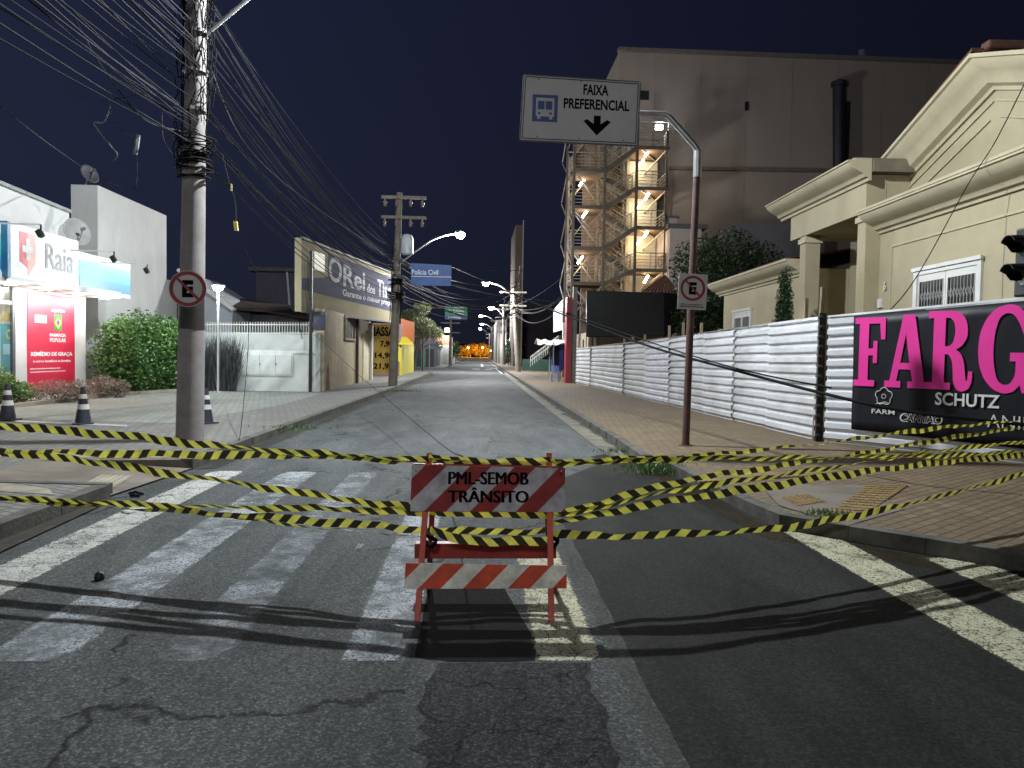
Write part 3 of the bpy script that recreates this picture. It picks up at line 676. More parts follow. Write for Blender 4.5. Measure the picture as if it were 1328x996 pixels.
for z in (8.3, 9.4):
    cr = obj('crossarm', MB().box(P1.x - 1.0, P1.x + 1.1, P1.y - .26, P1.y - .15, z, z + .12), m_poled, up1)
    for x in (-.9, -.3, .4, 1.0):
        obj('insulator', MB().lathe((P1.x + x, P1.y - .205, z + .12), [(.02, 0), (.05, .04), (.03, .07), (.055, .1), (.03, .14), (.045, .17), (.01, .2)], 10), mat('porcelain', (.25, .2, .17), .3), cr, smooth=True)
# the lamp over the junction (just above the frame) on its long arm
LX, LY, LZ = -.95, 13.35, 9.5
sl = thing('street_lamp', 'long grey lamp arm reaching from the big left pole up over the junction', 'street lamp', on1(6.5, (.17, -.05)))
A0 = on1(6.5, (.17, -.05)); A1 = V3((LX - .3, LY + .08, LZ + .03))
obj('arm', MB().tube(catmull([A0, A0.lerp(A1, .5) + V3((0, 0, .12)), A1], 8), .032, 10), m_steel, sl, smooth=True)
obj('lamp_head', MB().obox((LX, LY, LZ + .07), (.36, -.06, 0), (.03, .15, 0), (0, 0, .045)), m_grey, sl, bevel=.02)
obj('lamp_glass', MB().obox((LX + .05, LY, LZ + .015), (.24, -.04, 0), (.02, .11, 0), (0, 0, .008)), emit('led_white', (.85, .93, 1), 60), sl)
light('led_light', (LX + .05, LY, LZ - .12), 6800, (.90, .97, 1.0), .11, sl)

def lamp_arm(name, label, p0, p1, watts, strength=80, rr=.045, col=(.95, .98, 1), gr=1.25):
    gr = 1.25 if p0.y < 80 else 1.9
    t = thing(name, label, 'street lamp', p0)
    mid = p0.lerp(p1, .5) + V3((0, 0, .35))
    obj('arm', MB().tube(catmull([p0, mid, p1 + V3((0, 0, .05))], 6), rr, 8), m_steel, t, smooth=True)
    d = V3((p1.x - p0.x, p1.y - p0.y, 0)).normalized(); s = V3((-d.y, d.x, 0))
    obj('lamp_head', MB().obox(p1 + V3((0, 0, .06)), d * .36, s * .16, (0, 0, .05)), m_grey, t, bevel=.02)
    obj('lamp_glass', MB().lathe(p1 + V3((0, 0, -.06)), [(.04 * gr, -.16 * gr), (.14 * gr, -.12 * gr), (.2 * gr, -.02), (.2 * gr, .06)], 14), emit('led_far', col, strength), t, smooth=True)
    if watts: light('led_light', p1 - V3((0, 0, .3)), watts, col, .6, t)
    return t
# pole 2, far left
P2 = G(509.5, 500, .13); p2t = P(518, 250, P2.y)
def on2(z, off=(0, 0)): return V3((P2.x + (p2t.x - P2.x) * (z - .1) / (p2t.z - .1) + off[0], P2.y + off[1], z))
# the next lamp of the row, behind the photographer
pb0 = V3((-5.0, -15.5, .13))
upb = thing('utility_pole', 'concrete utility pole of the street lamp row standing behind the viewpoint', 'utility pole', pb0)
obj('shaft', MB().tube([pb0, pb0 + V3((.1, 0, 10))], [.2, .12], 16), m_pole, upb, smooth=True)
lamp_arm('street_lamp', 'street lamp of the row standing behind the viewpoint', pb0 + V3((.2, 0, 6.5)), V3((-.9, -15.5, 8.6)), 4300, 60)
up2 = thing('utility_pole', 'tall concrete utility pole with crossarms beside the blue sign, far left kerb', 'utility pole', (P2.x, P2.y, .13))
obj('shaft', MB().tube([on2(.1), on2(5), on2(p2t.z)], [.2, .16, .12], 16), m_poled, up2, smooth=True)
for z in (p2t.z - .3, p2t.z - 1.15):
    cr = obj('crossarm', MB().box(P2.x - .55, P2.x + 1.35, P2.y - .3, P2.y - .18, z, z + .12), m_poled, up2)
    for x in (-.4, .1, .7, 1.2):
        obj('insulator', MB().lathe((P2.x + x, P2.y - .24, z - .34), [(.02, 0), (.08, .06), (.05, .12), (.09, .18), (.05, .24), (.03, .34)], 10), MATS['porcelain'], cr, smooth=True)
tb = P(528, 317, P2.y - .1)
tr_ = obj('lamp_box', MB().lathe(tb - V3((0, 0, .45)), [(.2, 0), (.27, .06), (.27, .7), (.2, .85), (.08, .9)], 14), mat('white_enamel', (.55, .58, .6), .4), up2, smooth=True, label='pale grey drum shaped box clamped near the pole top')
obj('bracket', MB().beam(tb, on2(tb.z), .06), m_steel, up2)
mb = MB(); coil(mb, on2(4.0), .26, 14, .02); coil(mb, on2(4.6), .24, 10, .02)
for k in range(26):
    a = rc.uniform(0, 6.28); z0 = rc.uniform(2.9, 4.8); mb.tube([on2(z0, (.23*math.cos(a), .23*math.sin(a))), on2(z0 + rc.uniform(.5, 1.5), (.23*math.cos(a+.5), .23*math.sin(a+.5)))], .016, 5)
obj('cable_coil', mb, m_cable, up2)
lp = P(597, 303, 41.0)
lamp_arm('street_lamp', 'bright street lamp on a curved arm from the distant left pole', on2(5.45, (.15, 0)), lp, 6500, 120)
# pole 3 and further poles
def far_pole(px_base, px_top, py_base, py_top, r, label, Yv=None, z=.13):
    g = G(px_base, py_base, z) if Yv is None else V3((P(px_base, 460, Yv).x, Yv, z)); t = P(px_top, py_top, g.y)
    th = thing('utility_pole', label, 'utility pole', (g.x, g.y, .1))
    obj('shaft', MB().tube([g, t], [r, r * .65], 10), m_poled, th, smooth=True)
    for dz in (.4, 1.5):
        obj('crossarm', MB().box(t.x - 1.1, t.x + 1.1, g.y - .3, g.y - .15, t.z - dz, t.z - dz + .13), m_poled, th)
    return g, t
g3, t3 = far_pole(672, 665.5, 482, 374, .24, 'concrete pole on the right kerb carrying the second bright lamp')
lamp_arm('street_lamp', 'second bright street lamp down the road, its arm coming from the right pole', V3((t3.x, t3.y, 6.3)), P(630, 367, g3.y - 1), 9000, 200, .06)
g4, t4 = far_pole(654, 653, 0, 398, .24, 'fourth utility pole down the right side of the street, beyond the lamp pole', Yv=104)
lamp_arm('street_lamp', 'small distant street lamp, highest and right of the far group of four', V3((t4.x, t4.y, 6.6)), P(637, 398.5, 104), 9000, 300, .08)
g5, t5 = far_pole(644.5, 644, 0, 414, .24, 'thin utility pole far down the right side, before the orange trees', Yv=136)
lamp_arm('street_lamp', 'small distant street lamp left of the highest one', V3((t5.x, t5.y, 7)), P(624, 409, 136), 9000, 300, .08)
g6, t6 = far_pole(638, 638, 0, 424, .26, 'far thin utility pole on the right nearer the road end', Yv=180)
lamp_arm('street_lamp', 'tiny street lamp, upper of the two far ones above the orange glow', V3((t6.x, t6.y, 7.4)), P(625, 420, 180), 4000, 400, .08)
g7, t7 = far_pole(635, 635, 0, 432, .28, 'farthest visible utility pole beside the orange glow', Yv=225)
lamp_arm('street_lamp', 'lowest tiny street lamp right above the orange glow', V3((t7.x, t7.y, 7)), P(622.5, 426, 222), 4000, 500, .08)
far_pole(648.5, 648.5, 0, 420, .22, 'dark stubby pole among the far poles on the right kerb', Yv=118)
far_pole(584, 584.5, 0, 415, .2, 'dark pole under the green direction sign on the left', Yv=88)

# ================================================================== SIGNS
m_white = mat('sign_white', (.52, .50, .50), .45, var=.08, dirt=(.38, .35, .33), dirt_amt=.4)
m_sred = mat('sign_red', (.26, .02, .025), .45)
m_sblue = mat('sign_blue', (.02, .06, .24), .45)
m_back = mat('sign_back', (.1, .1, .1), .6, .5)
m_rust = mat('rusty_pole', (.085, .045, .04), .7, var=.4, scale=6, dirt=(.05, .02, .014), dirt_amt=.7)
def frame4(px, Y, Y2=None):
    a, b, c, d = P(*px[0], Y), P(*px[1], Y2 or Y), P(*px[2], Y2 or Y), P(*px[3], Y)     # bl br tr tl
    r = (b - a).normalized(); u = (d - a); u = (u - r * u.dot(r)).normalized(); n = r.cross(u)
    return a, b, c, d, r, u, n
# gantry: bus lane sign
sb = G(889, 578, .13)
a, b, c, d, r, u, n = frame4([(675, 181), (826, 188), (830, 107), (680, 97)], sb.y - .25)
sn = thing('overhead_sign', 'white overhead sign reading FAIXA PREFERENCIAL with blue bus symbol and down arrow', 'road sign', (a + b + c + d) / 4)
obj('panel', MB().prism([a, b, c, d], -n * .03), m_white, sn, bevel=.004)
mb = MB(); ins = .025
q = [a + r*ins + u*ins, b - r*ins + u*ins, c - r*ins - u*ins, d + r*ins - u*ins]
for i in range(4): mb.beam(q[i] + n*.003, q[(i+1) % 4] + n*.003, .012, .004, up=n)
obj('border', mb, m_blk, sn)
mb = MB()
for i in range(4):
    e0, e1 = (a, b, c, d)[i] - n*.02, (b, c, d, a)[i] - n*.02; mb.beam(e0, e1, .035, .035, up=n)
obj('rim', mb, m_back, sn)
Wd, Hd = (b - a).length, (d - a).length
def at(fx, fy, off=.0): return a + r * (fx * Wd) + u * (fy * Hd) + n * off
text('FAIXA', .2, at(.63, .82), r, u, m_blk, sn, width=.40, height=.165, bold=.03)
text('PREFERENCIAL', .2, at(.64, .595), r, u, m_blk, sn, width=1.05, height=.165, bold=.03)
ar = [(-.23, .03), (-.055, -.05), (-.055, .13), (.055, .13), (.055, -.05), (.23, .03), (.0, -.2)]
ar = [(-.22, .06), (-.16, .09), (-.055, .02), (-.055, .15), (.055, .15), (.055, .02), (.16, .09), (.22, .06), (0, -.16)]
cA = at(.65, .275)
obj('arrow', MB().prism([cA + r*x + u*y for x, y in ar], n * .004), m_blk, sn)
cB = at(.2, .5)
sym = obj('bus_symbol', MB().prism([cB + r*x + u*y for x, y in ((-.2, -.21), (.2, -.21), (.2, .21), (-.2, .21))], n * .004), m_sblue, sn)
mb = MB(); o = cB + n * .0042
def sq(x0, x1, y0, y1, off=.0, th=.003): mb.prism([o + n*off + r*x + u*y for x, y in ((x0, y0), (x1, y0), (x1, y1), (x0, y1))], n * th)
sq(-.145, .145, -.13, .16); sq(-.12, -.07, -.17, -.128); sq(.07, .12, -.17, -.128)
obj('bus_front', mb, m_white, sym)
mb = MB(); sq(-.115, -.01, -.02, .11, .0034); sq(.01, .115, -.02, .11, .0034)
for x in (-.09, .09): mb.disc(o + n*.0034 + r*x - u*.08, n, .02, .003, 12)
obj('bus_windscreen', mb, m_sblue, sym)
mb = MB()
for fx in (.14, .5, .88):
    for fy in (.06, .94): mb.disc(at(fx, fy), n, .012, .006, 8)
obj('rivet', mb, m_back, sn)
# its pole
pp = [sb, P(896, 400, sb.y), P(905, 197, sb.y), P(901, 189, sb.y), P(868, 152, sb.y), P(862, 148, sb.y), P(832, 147, sb.y), P(760, 143, sb.y - .18)]
sp_ = thing('sign_pole', 'slightly leaning rusty steel pole with cranked top that holds the overhead sign', 'pole', sb)
obj('shaft', MB().tube(pp[:3], [.062, .058, .055], 14), m_rust, sp_, smooth=True)
obj('sleeve', MB().tube([P(904.2, 230, sb.y), P(905, 196, sb.y)], .068, 14), m_steel, sp_, smooth=True)
obj('arm', MB().tube(pp[2:], .048, 12), m_steel, sp_, smooth=True)
obj('base_flange', MB().lathe(sb, [(.12, 0), (.12, .012), (.07, .016), (.07, .05)], 14), m_rust, sp_)
def no_parking(center, r_, u_, rad, parent, rect=None):
    n_ = r_.cross(u_)
    if rect:
        w_, h0, h1 = rect
        pl = obj('plate', MB().prism([center - r_*w_ + u_*h0, center + r_*w_ + u_*h0, center + r_*w_ + u_*h1, center - r_*w_ + u_*h1], -n_ * .006), m_white, parent, bevel=.001)
    else:
        obj('plate', MB().disc(center, -n_, rad * 1.04, .006, 36), m_white, parent)
    mb = MB().disc(center, n_, rad, .004, 36, rad * .80)
    dd = (r_ + -u_).normalized(); mb2 = MB().beam(center - dd * rad * .84 + n_*.0042, center + dd * rad * .84 + n_*.0042, rad * .15, .004, up=n_)
    obj('red_ring', mb, m_sred, parent); 
    text('E', 1, center + n_ * .0005, r_, u_, m_blk, parent, width=rad * .62, height=rad * .98, bold=.06, th=.0025)
    obj('slash', mb2, m_sred, parent)
ra, ua = V3((math.cos(R(2)), 0, -math.sin(R(2)))), V3((math.sin(R(2)), 0, math.cos(R(2))))
c1 = P(898.5, 374, sb.y - .075)
s1_ = thing('no_parking_sign', 'rectangular no parking sign plate, red ring over E, on the rusty leaning pole', 'road sign', c1)
no_parking(c1, ra, ua, .205, s1_, rect=(.238, -.345, .235))
text('ESTACIONAMENTO', .03, c1 - ua * .265, ra, ua, m_blk, s1_, width=.36, height=.022, bold=.02)
obj('plate_line', MB().beam(c1 - ra*.2 - ua*.30 + V3((0,-.003,0)), c1 + ra*.2 - ua*.30 + V3((0,-.003,0)), .012, .004, up=(0, -1, 0)), m_blk, s1_)
c2 = P(243.5, 374.5, P1.y - .26)
s2_ = thing('no_parking_sign', 'round no parking sign, red ring over E, strapped to the big left utility pole', 'road sign', c2)
no_parking(c2, V3((1, .1, 0)).normalized(), V3((0, 0, 1)), .272, s2_)
obj('strap', MB().disc(on1(c2.z), (0, 0, 1), .21, .04, 20, .19), m_steel, s2_)
# blue sign
a, b, c, d, r, u, n = frame4([(533, 370), (585, 371), (585.5, 344), (533, 341)], P2.y - 2.5)
t = thing('direction_sign', 'blue street sign reading Polícia Civil hung out from the distant left pole', 'road sign', a)
obj('panel', MB().prism([a, b, c, d], -n * .04), mat('sign_blue_dull', (.02, .07, .24), .5), t, bevel=.004)
text('Polícia Civil', .2, a.lerp(c, .5) - r*.25 + u * .12, r, u, mat('reflective_white', (.6, .62, .65), .4), t, width=1.05, height=.2, bold=.01)
obj('divider', MB().beam(a + u * .36 + n*.003, b + u * .36 + n*.003, .02, .004, up=n), MATS['reflective_white'], t)
obj('arm', MB().tube([on2(5.6), d.lerp(a, .2) - n*.05, c.lerp(b, .2) - n*.05], .035, 8), m_steel, t)
obj('arm', MB().tube([on2(4.9), d.lerp(a, .8) - n*.05, c.lerp(b, .8) - n*.05], .035, 8), m_steel, t)
# green sign
Yg = 62
a, b, c, d, r, u, n = frame4([(577, 414), (606, 415), (606, 397.5), (577, 396.5)], Yg)
t = thing('direction_sign', 'green and blue direction sign hanging above the left lane in the distance', 'road sign', a)
obj('panel', MB().prism([a, b, c, d], -n * .04), mat('sign_green', (.02, .22, .10), .5), t)
Wd, Hd = (b - a).length, (d - a).length
obj('lower_panel', MB().prism([a, b, b + u*Hd*.3, a + u*Hd*.3], n * .01), m_sblue, t)
wt = MATS['reflective_white']
for k, (s, fx, fy, ww) in enumerate((('Shopping', .6, .87, .8), ('Rodoviária', .6, .68, .85), ('P Centro', .6, .48, .85), ('Londrina', .42, .16, 1.0))):
    text(s, .2, at(fx, fy, .012), r, u, wt, t, width=ww, height=.19, bold=.02)
obj('arrow', MB().prism([at(.1, .65, .003), at(.2, .75, .003), at(.2, .69, .003), at(.3, .69, .003), at(.3, .61, .003), at(.2, .61, .003), at(.2, .55, .003)], n*.01), wt, t)
gpole = G(584.3, 466, .13); gp = P(584.3, 466, Yg)
obj('post', MB().tube([V3((gp.x - 2.2, Yg + .1, .1)), V3((gp.x - 2.2, Yg + .1, d.z + .1))], .07, 8), m_rust, t)
obj('arm', MB().tube([V3((gp.x - 2.2, Yg + .1, d.z - .2)), c - V3((0, -.08, .2))], .05, 8), m_rust, t)
# thin white post on far left pavement
g = G(556.5, 484, .13); t_ = P(557.5, 426, g.y)
solo('post', MB().tube([g, t_], .03, 8), m_steel, 'thin pale metal post at the far left pavement corner by the tree', 'post')

# ================================================================== TRAFFIC LIGHT (right edge)
tp = V3((5.52, 7.3, .13))
tl = thing('traffic_light', 'black traffic signal whose two hooded lenses poke in at the right edge', 'traffic light', tp)
obj('pole', MB().tube([tp, tp + V3((0, 0, 3.6))], .06, 14), mat('dark_steel', (.03, .03, .03), .5, .4), tl, smooth=True)
m_sig = mat('signal_black', (.006, .006, .007), .45)
hx = P(1330, 340, 7.3).x
zc1, zc2 = P(1318, 320, 7.3).z, P(1318, 357, 7.3).z
hd = obj('signal_head', MB().box(hx, hx + .2, 7.14, 7.46, zc2 - .2, zc1 + .2), m_sig, tl, bevel=.02)
for zc in (zc1, zc2):
    mb = MB(); i = 0; N = 14; Lh = .19; R0 = .12
    for k in range(N + 1):
        an = math.pi * (-.12 + 1.24 * k / N)
        for (x, rr, sc_) in ((0, R0, 1), (Lh * (1 if .2 < k/N < .8 else .55 + .45 * math.sin(an)), R0 * .92, 1)):
            mb.v += [V3((hx - x, 7.3 + rr * math.cos(an), zc + rr * math.sin(an))), V3((hx - x, 7.3 + (rr - .006) * math.cos(an), zc + (rr - .006) * math.sin(an)))]
    for k in range(N):
        p = 4 * k
        mb.f += [(p, p+4, p+6, p+2), (p+1, p+3, p+7, p+5), (p+2, p+6, p+7, p+3), (p, p+1, p+5, p+4)]
    obj('visor', mb, m_sig, hd)
    obj('lens', MB().disc((hx - .002, 7.3, zc), (-1, 0, 0), .095, .01, 24), mat('lens_dark', (.02, .02, .02), .15), hd)
# left anchor of the tapes, outside the picture
lp0 = P(-174, 640, 5.5)
solo('sign_post', MB().tube([V3((lp0.x, 5.55, .13)), V3((lp0.x, 5.55, 2.6))], .04, 10), m_rust, 'rusty post left of the picture to which the tapes are tied', 'post')

# ================================================================== CONES
m_cone = mat('cone_dark', (.02, .022, .034), .55, var=.3); m_cw = mat('cone_white', (.55, .52, .48), .5, dirt=(.3, .27, .24), dirt_amt=.5)
def cone():
    t = thing('traffic_cone', 'x', 'traffic cone')
    obj('base', MB().box(-.18, .18, -.18, .18, 0, .035), m_cone, t, bevel=.01)
    def rr(z): return .145 - (z - .035) * .155
    for z0, z1, m, nm in ((.035, .30, m_cone, 'body'), (.30, .40, m_cw, 'band'), (.40, .51, m_cone, 'body'), (.51, .60, m_cw, 'band'), (.60, .74, m_cone, 'tip')):
        obj(nm, MB().lathe((0, 0, 0), [(rr(z0) + .001, z0), (rr(z1) + .001, z1)], 20), m, t, smooth=True)
    return t
cn = cone(); cl = [((10, 545), 'black traffic cone with white bands at the far left of the forecourt'), ((108, 550), 'black traffic cone with white bands in front of the red poster shrubs'), ((267, 549), 'black traffic cone with white bands just right of the big utility pole')]
for i, (q, lb) in enumerate(cl):
    o = cn if i == 0 else copy_tree(cn)
    g = G(q[0], q[1], .13); o.location = g; o.scale = (1, 1, [.98, .95, .93][i]); o.rotation_euler.z = i * .4; tag(o, lb, 'traffic cone', 'traffic cones on the forecourt')

# ================================================================== CABLES
def cable(p, q, s, r, label, group, m=None, n=14, name='cable'):
    return solo(name, MB().tube(sag(p, q, s, n), r, 5), m or m_cable, label, 'cable', group)
LB = 'thin grey cable in the tangled bundle from the upper left to the big pole'
for k in range(52):
    z = rc.uniform(4.75, 7.9); x = rc.uniform(-.35, .35)
    p = on1(z, (x * .5, -.2)); q = V3((P1.x + rc.uniform(-.9, .9), -9 + rc.uniform(-1, 1), z + rc.uniform(.1, 1.5)))
    cable(p, q, rc.uniform(.1, .75), rc.uniform(.005, .010), LB, 'cables of the upper left bundle', m_cabg if k % 3 else m_cable, 18)
LB = 'thin grey cable in the bundle descending from the big pole to the distant left pole'
for k in range(34):
    z = rc.uniform(4.7, 7.4); x = rc.uniform(-.3, .35)
    zz = 3.9 + (z - 4.6) * .75 + rc.uniform(-.25, .25)
    cable(on1(z, (x * .5, .2)), on2(zz, (rc.uniform(-.2, .2), -.2)), rc.uniform(.3, 1.0), rc.uniform(.005, .010) * 1.1, LB, 'cables between the two left poles', m_cabg if k % 3 else m_cable, 18)
LB = 'thin cable in the bundle crossing over the distant street between far poles'
for k in range(22):
    z = rc.uniform(3.9, 5.9); zt = rc.uniform(4.4, 8)
    cable(on2(z), V3((g3.x + rc.uniform(-.3, .3), g3.y, zt)), rc.uniform(.4, 1.5), .018, LB, 'cables crossing over the street', m_cabg if k % 2 else m_cable)
LB = 'thin far cable along the right side poles'
for k in range(12):
    z = rc.uniform(5, 9)
    cable(V3((g3.x, g3.y, z)), V3((g4.x + rc.uniform(-.5, .5), 104, z + rc.uniform(-.8, .8))), rc.uniform(.3, 1), .02, LB, 'cables of the far right poles', m_cabg)
    if k < 6: cable(V3((g4.x, 104, z)), V3((g6.x, 180, z + rc.uniform(-.8, .8))), 1, .025, LB, 'cables of the far right poles', m_cabg)
LB = 'thin cable hanging between the lamp pole and the fire stairs'
for (y0, y1, s) in ((398, 372, 2), (400, 380, 1.0), (405, 383, 2.6), (396, 352, .6), (408, 388, 2.2), (402, 377, 1.6)):
    cable(P(668, y0, g3.y), P(738, y1, 50.5), s * .5, .02, LB, 'cables to the fire stairs', m_cabg)
# individual cables of their own course
cab = lambda keys, r, label, m=m_cable, k=10, name='cable': solo(name, MB().tube(catmull([P(*q) for q in keys], k), r, 6), m, label, 'cable')
cab([(584, 346, 36), (640, 370, 30), (700, 396, 24), (760, 419, 19), (845, 450, 15), (960, 482, 11.4), (1075, 512, 9.6), (1180, 534, 8.9), (1350, 553, 8.35)], .022, 'thick black fallen cable sagging across the street in front of the white fence')
cab([(700, 396, 23.9), (740, 408, 21.2), (850, 446, 15), (960, 479, 11.5), (1078, 503, 9.7)], .012, 'thinner black cable following the thick fallen cable past the fence')
solo('cable_joint', MB().lathe(P(737, 407.5, 21.2) - V3((0, 0, .08)), [(.02, 0), (.06, .04), (.06, .1), (.02, .14)], 10), m_cable, 'black knot-like joint on the thick fallen cable near the fire stairs', 'cable joint')
cab([(585, 346, 36), (650, 351, 40), (728, 349, 49)], .02, 'pale cable running level from the blue sign to the fire stairs', m_cabg)
cab([(586, 370, 35), (650, 384, 45), (728, 392, 49)], .02, 'pale cable below the blue sign, sagging toward the fire stairs', m_cabg)
cab([(395, 338, 26.5), (400, 420, 26), (418, 442, 25), (470, 490, 19), (560, 566, 10), (600, 592, 5.2)], .006, 'fine loose wire slanting down from the billboard to the barricade')
cab([(322, 400, 20), (322, 445, 19), (318, 500, 15), (312, 560, 12.8), (308, 577, 12.4)], .006, 'fine wire hanging straight down to the left pavement beside the kerb')
cab([(274, 90, 13.6), (320, 190, 14), (400, 262, 18), (470, 310, 25), (519, 345, 37)], .012, 'single cable arcing above the bundle from the big pole to the distant pole', m_cabg)
cab([(0, 138, 12), (60, 184, 14), (107, 217, 24)], .010, 'single cable coming from the left edge to the dish on the white tower', m_cabg)
cab([(52, 100, 14), (95, 122, 14), (135, 130, 14), (190, 120, 13.7)], .005, 'very faint thin wire crossing the sky behind the upper left bundle')
cab([(95, 20, 11), (125, 75, 11.6), (160, 125, 12.2), (192, 158, 12.8), (235, 170, 13.6)], .010, 'loose cable crossing the upper left bundle and dropping to the pole', m_cabg)
cab([(143, 137, 12), (135, 158, 12), (122, 160, 12), (140, 185, 12), (152, 200, 12), (148, 208, 12)], .012, 'limp pale tatters hanging in the sky under the bundle', mat('rag_grey', (.25, .25, .27), .7), name='ribbon')
cab([(141, 137, 12), (152, 165, 12), (172, 178, 12), (179, 182, 12)], .006, 'short looping wire beside the tatters hanging in the sky', m_cabg)
cab([(179, 175, 12), (177, 190, 12), (175, 200, 12)], .035, 'pale crumpled object dangling on a wire under the bundle', MATS['rag_grey'], name='tangled_rag')
cab([(176, 200, 12), (178, 225, 12), (172, 246, 12), (150, 240, 14), (131, 233, 24)], .006, 'thin wire from the dangling object down to the white tower', m_cabg)
cab([(210, 146, 13.2), (212, 180, 13.2), (225, 200, 13.4), (240, 195, 13.6)], .008, 'short loop of cable curling into the big pole from the left', m_cabg)
cab([(288, 200, 13.6), (297, 235, 13.7), (305, 262, 13.8), (306, 290, 13.8)], .008, 'short cable end hanging right of the big pole', m_cabg)
solo('cable_tag', MB().obox(P(300, 243, 13.7), (.012, 0, 0), (0, .01, 0), (0, 0, .06)), mat('tag_yellow', (.5, .45, .2), .5), 'small pale tag hanging on a cable right of the big pole', 'tag')
solo('cable_tag', MB().obox(P(306, 293, 13.8), (.03, 0, .0), (0, .03, 0), (-.01, 0, .08)), mat('tag_yellow2', (.5, .4, .1), .5), 'yellow tag at the lower end of the cable right of the big pole', 'tag')
cab([(310, 310, 13.9), (350, 380, 20), (383, 405, 26), (392, 440, 26.6)], .012, 'cable slanting from near the big pole down to the billboard wall')
cab([(1328, 110, 12.5), (1290, 185, 13.5), (1255, 240, 14), (1180, 372, 13.9), (1106, 450, 13.2), (1103, 470, 13.1)], .010, 'fine dark wire hanging in front of the cream villa')
def SX(px, py, X):
    d = ray(px, py); return CP + d * (X / d.x)
def shape(polys, c, r, u, wd, ht, m, parent, name='lettering', th=.004):
    """flat letter or mark from outlines (first outer, then holes) in a unit frame; c is its lower left corner"""
    cu = bpy.data.curves.new('s', 'CURVE'); cu.dimensions = '2D'; cu.fill_mode = 'BOTH'; cu.extrude = .001
    for pl in polys:
        s = cu.splines.new('POLY'); s.points.add(len(pl) - 1); s.use_cyclic_u = True
        for i, (x, y) in enumerate(pl): s.points[i].co = (x, y, 0, 1)
    to = bpy.data.objects.new('s', cu); COL.objects.link(to)
    dg = bpy.context.evaluated_depsgraph_get(); me = bpy.data.meshes.new_from_object(to.evaluated_get(dg))
    bpy.data.objects.remove(to); bpy.data.curves.remove(cu)
    r, u = V3(r).normalized(), V3(u).normalized(); n = r.cross(u); base = wloc(parent); c = V3(c)
    for v in me.vertices: v.co = c - base + r * v.co.x * wd + u * v.co.y * ht + n * (v.co.z / .001 * th / 2 + th / 2)
    me.name = name; me.materials.clear(); me.materials.append(m)
    o = bpy.data.objects.new(name, me); COL.objects.link(o); o.parent = parent; return o
def rounded(pl, it=2):
    for _ in range(it):
        out = []; n = len(pl)
        for i in range(n):
            p, c, q = pl[i-1], pl[i], pl[(i+1) % n]
            a = math.atan2(c[1]-p[1], c[0]-p[0]); b = math.atan2(q[1]-c[1], q[0]-c[0]); t = abs((b-a+math.pi) % (2*math.pi) - math.pi)
            if .02 < t < R(58): out += [(c[0]*.8+p[0]*.2, c[1]*.8+p[1]*.2), (c[0]*.8+q[0]*.2, c[1]*.8+q[1]*.2)]
            else: out.append(c)
        pl = out
    return pl
def ell(cx, cy, rx, ry, n=20): return [(cx + rx*math.cos(2*math.pi*k/n), cy + ry*math.sin(2*math.pi*k/n)) for k in range(n)]

# ================================================================== CORRUGATED FENCE + BANNER
m_zinc = mat('corrugated_zinc', (.60, .61, .64), .42, .25, var=.12, scale=1.2, dirt=(.27, .25, .22), dirt_amt=.55, stretch=(1, 1, 2.5))
m_zinb = mat('zinc_creased', (.66, .67, .74), .4, .25, var=.15, scale=2, dirt=(.4, .4, .44), dirt_amt=.5, stretch=(1, 1, 4))
m_blackp = mat('black_iron', (.008, .008, .008), .5)
m_wood = mat('weathered_wood', (.20, .15, .10), .85, var=.4, scale=5, dirt=(.06, .045, .03), dirt_amt=.7, stretch=(3, 3, .6))
rf = random.Random(5)
def sheet_corr(p, q, z0, zp, zq, per=.19, amp=.022, th=.004, jag=0, lean=0.0):
    """corrugated sheet with horizontal ridges between ground points p and q"""
    p, q = V3((p[0], p[1], 0)), V3((q[0], q[1], 0)); d = (q - p).normalized(); nn = V3((-d.y, d.x, 0))
    if nn.dot(V3((0, 0, 0)) - p) < 0: nn = -nn
    L = (q - p).length; nc = max(3, int(L / .35)); mb = MB(); rows = []
    z = z0; zmax = max(zp, zq)
    prof = []
    k = 0
    while z < zmax - .001:
        for f, o in ((0, -amp), (.28, -amp), (.42, amp), (.86, amp), (1.0, -amp)):
            zz = z + per * f
            if f < 1: prof.append((min(zz, zmax), o))
        z += per
    prof.append((zmax, -amp))
    ph = rf.uniform(0, 6)
    for j in range(nc + 1):
        t = j / nc; top = zp * (1 - t) + zq * t; bend = math.sin(t * 5 + ph) * .012 + (rf.uniform(-jag, jag))
        for (zz, o) in prof:
            s = z0 + (zz - z0) * (top - z0) / (zmax - z0)
            mb.v.append(p.lerp(q, t) + nn * (o + bend * (.4 + .6*math.sin(zz*2.2 + ph)) + lean * (zz - z0) + rf.uniform(-jag, jag) * .4) + V3((0, 0, s)))
    m = len(prof)
    for j in range(nc):
        for i in range(m - 1): a = j*m + i; mb.f.append((a, a+m, a+m+1, a+1))
    return mb
def FZ(Y):      # fence top seen at street distance Y
    tb_ = [(39, 1.95), (27, 2.03), (22.5, 2.16), (19, 2.26), (13.5, 2.36)]
    for (y0, z0), (y1, z1) in zip(tb_, tb_[1:]):
        if Y >= y1: t = (Y - y1) / (y0 - y1); return z0 * t + z1 * (1 - t)
    return 2.36
fenceA, fenceB = V3((5.12, 39.4, .13)), V3((6.1, 13.6, .13))
def FA(Y): t = (Y - fenceB.y) / (fenceA.y - fenceB.y); return (fenceB.x + (fenceA.x - fenceB.x) * t, Y)
fn = thing('fence', 'long white corrugated metal hoarding along the right pavement of the street', 'fence', (5.6, 26, .13))
ys = [39.4, 35.6, 31.8, 28.9, 25.6, 22.9, 19.7, 17.7, 15.7, 13.62]
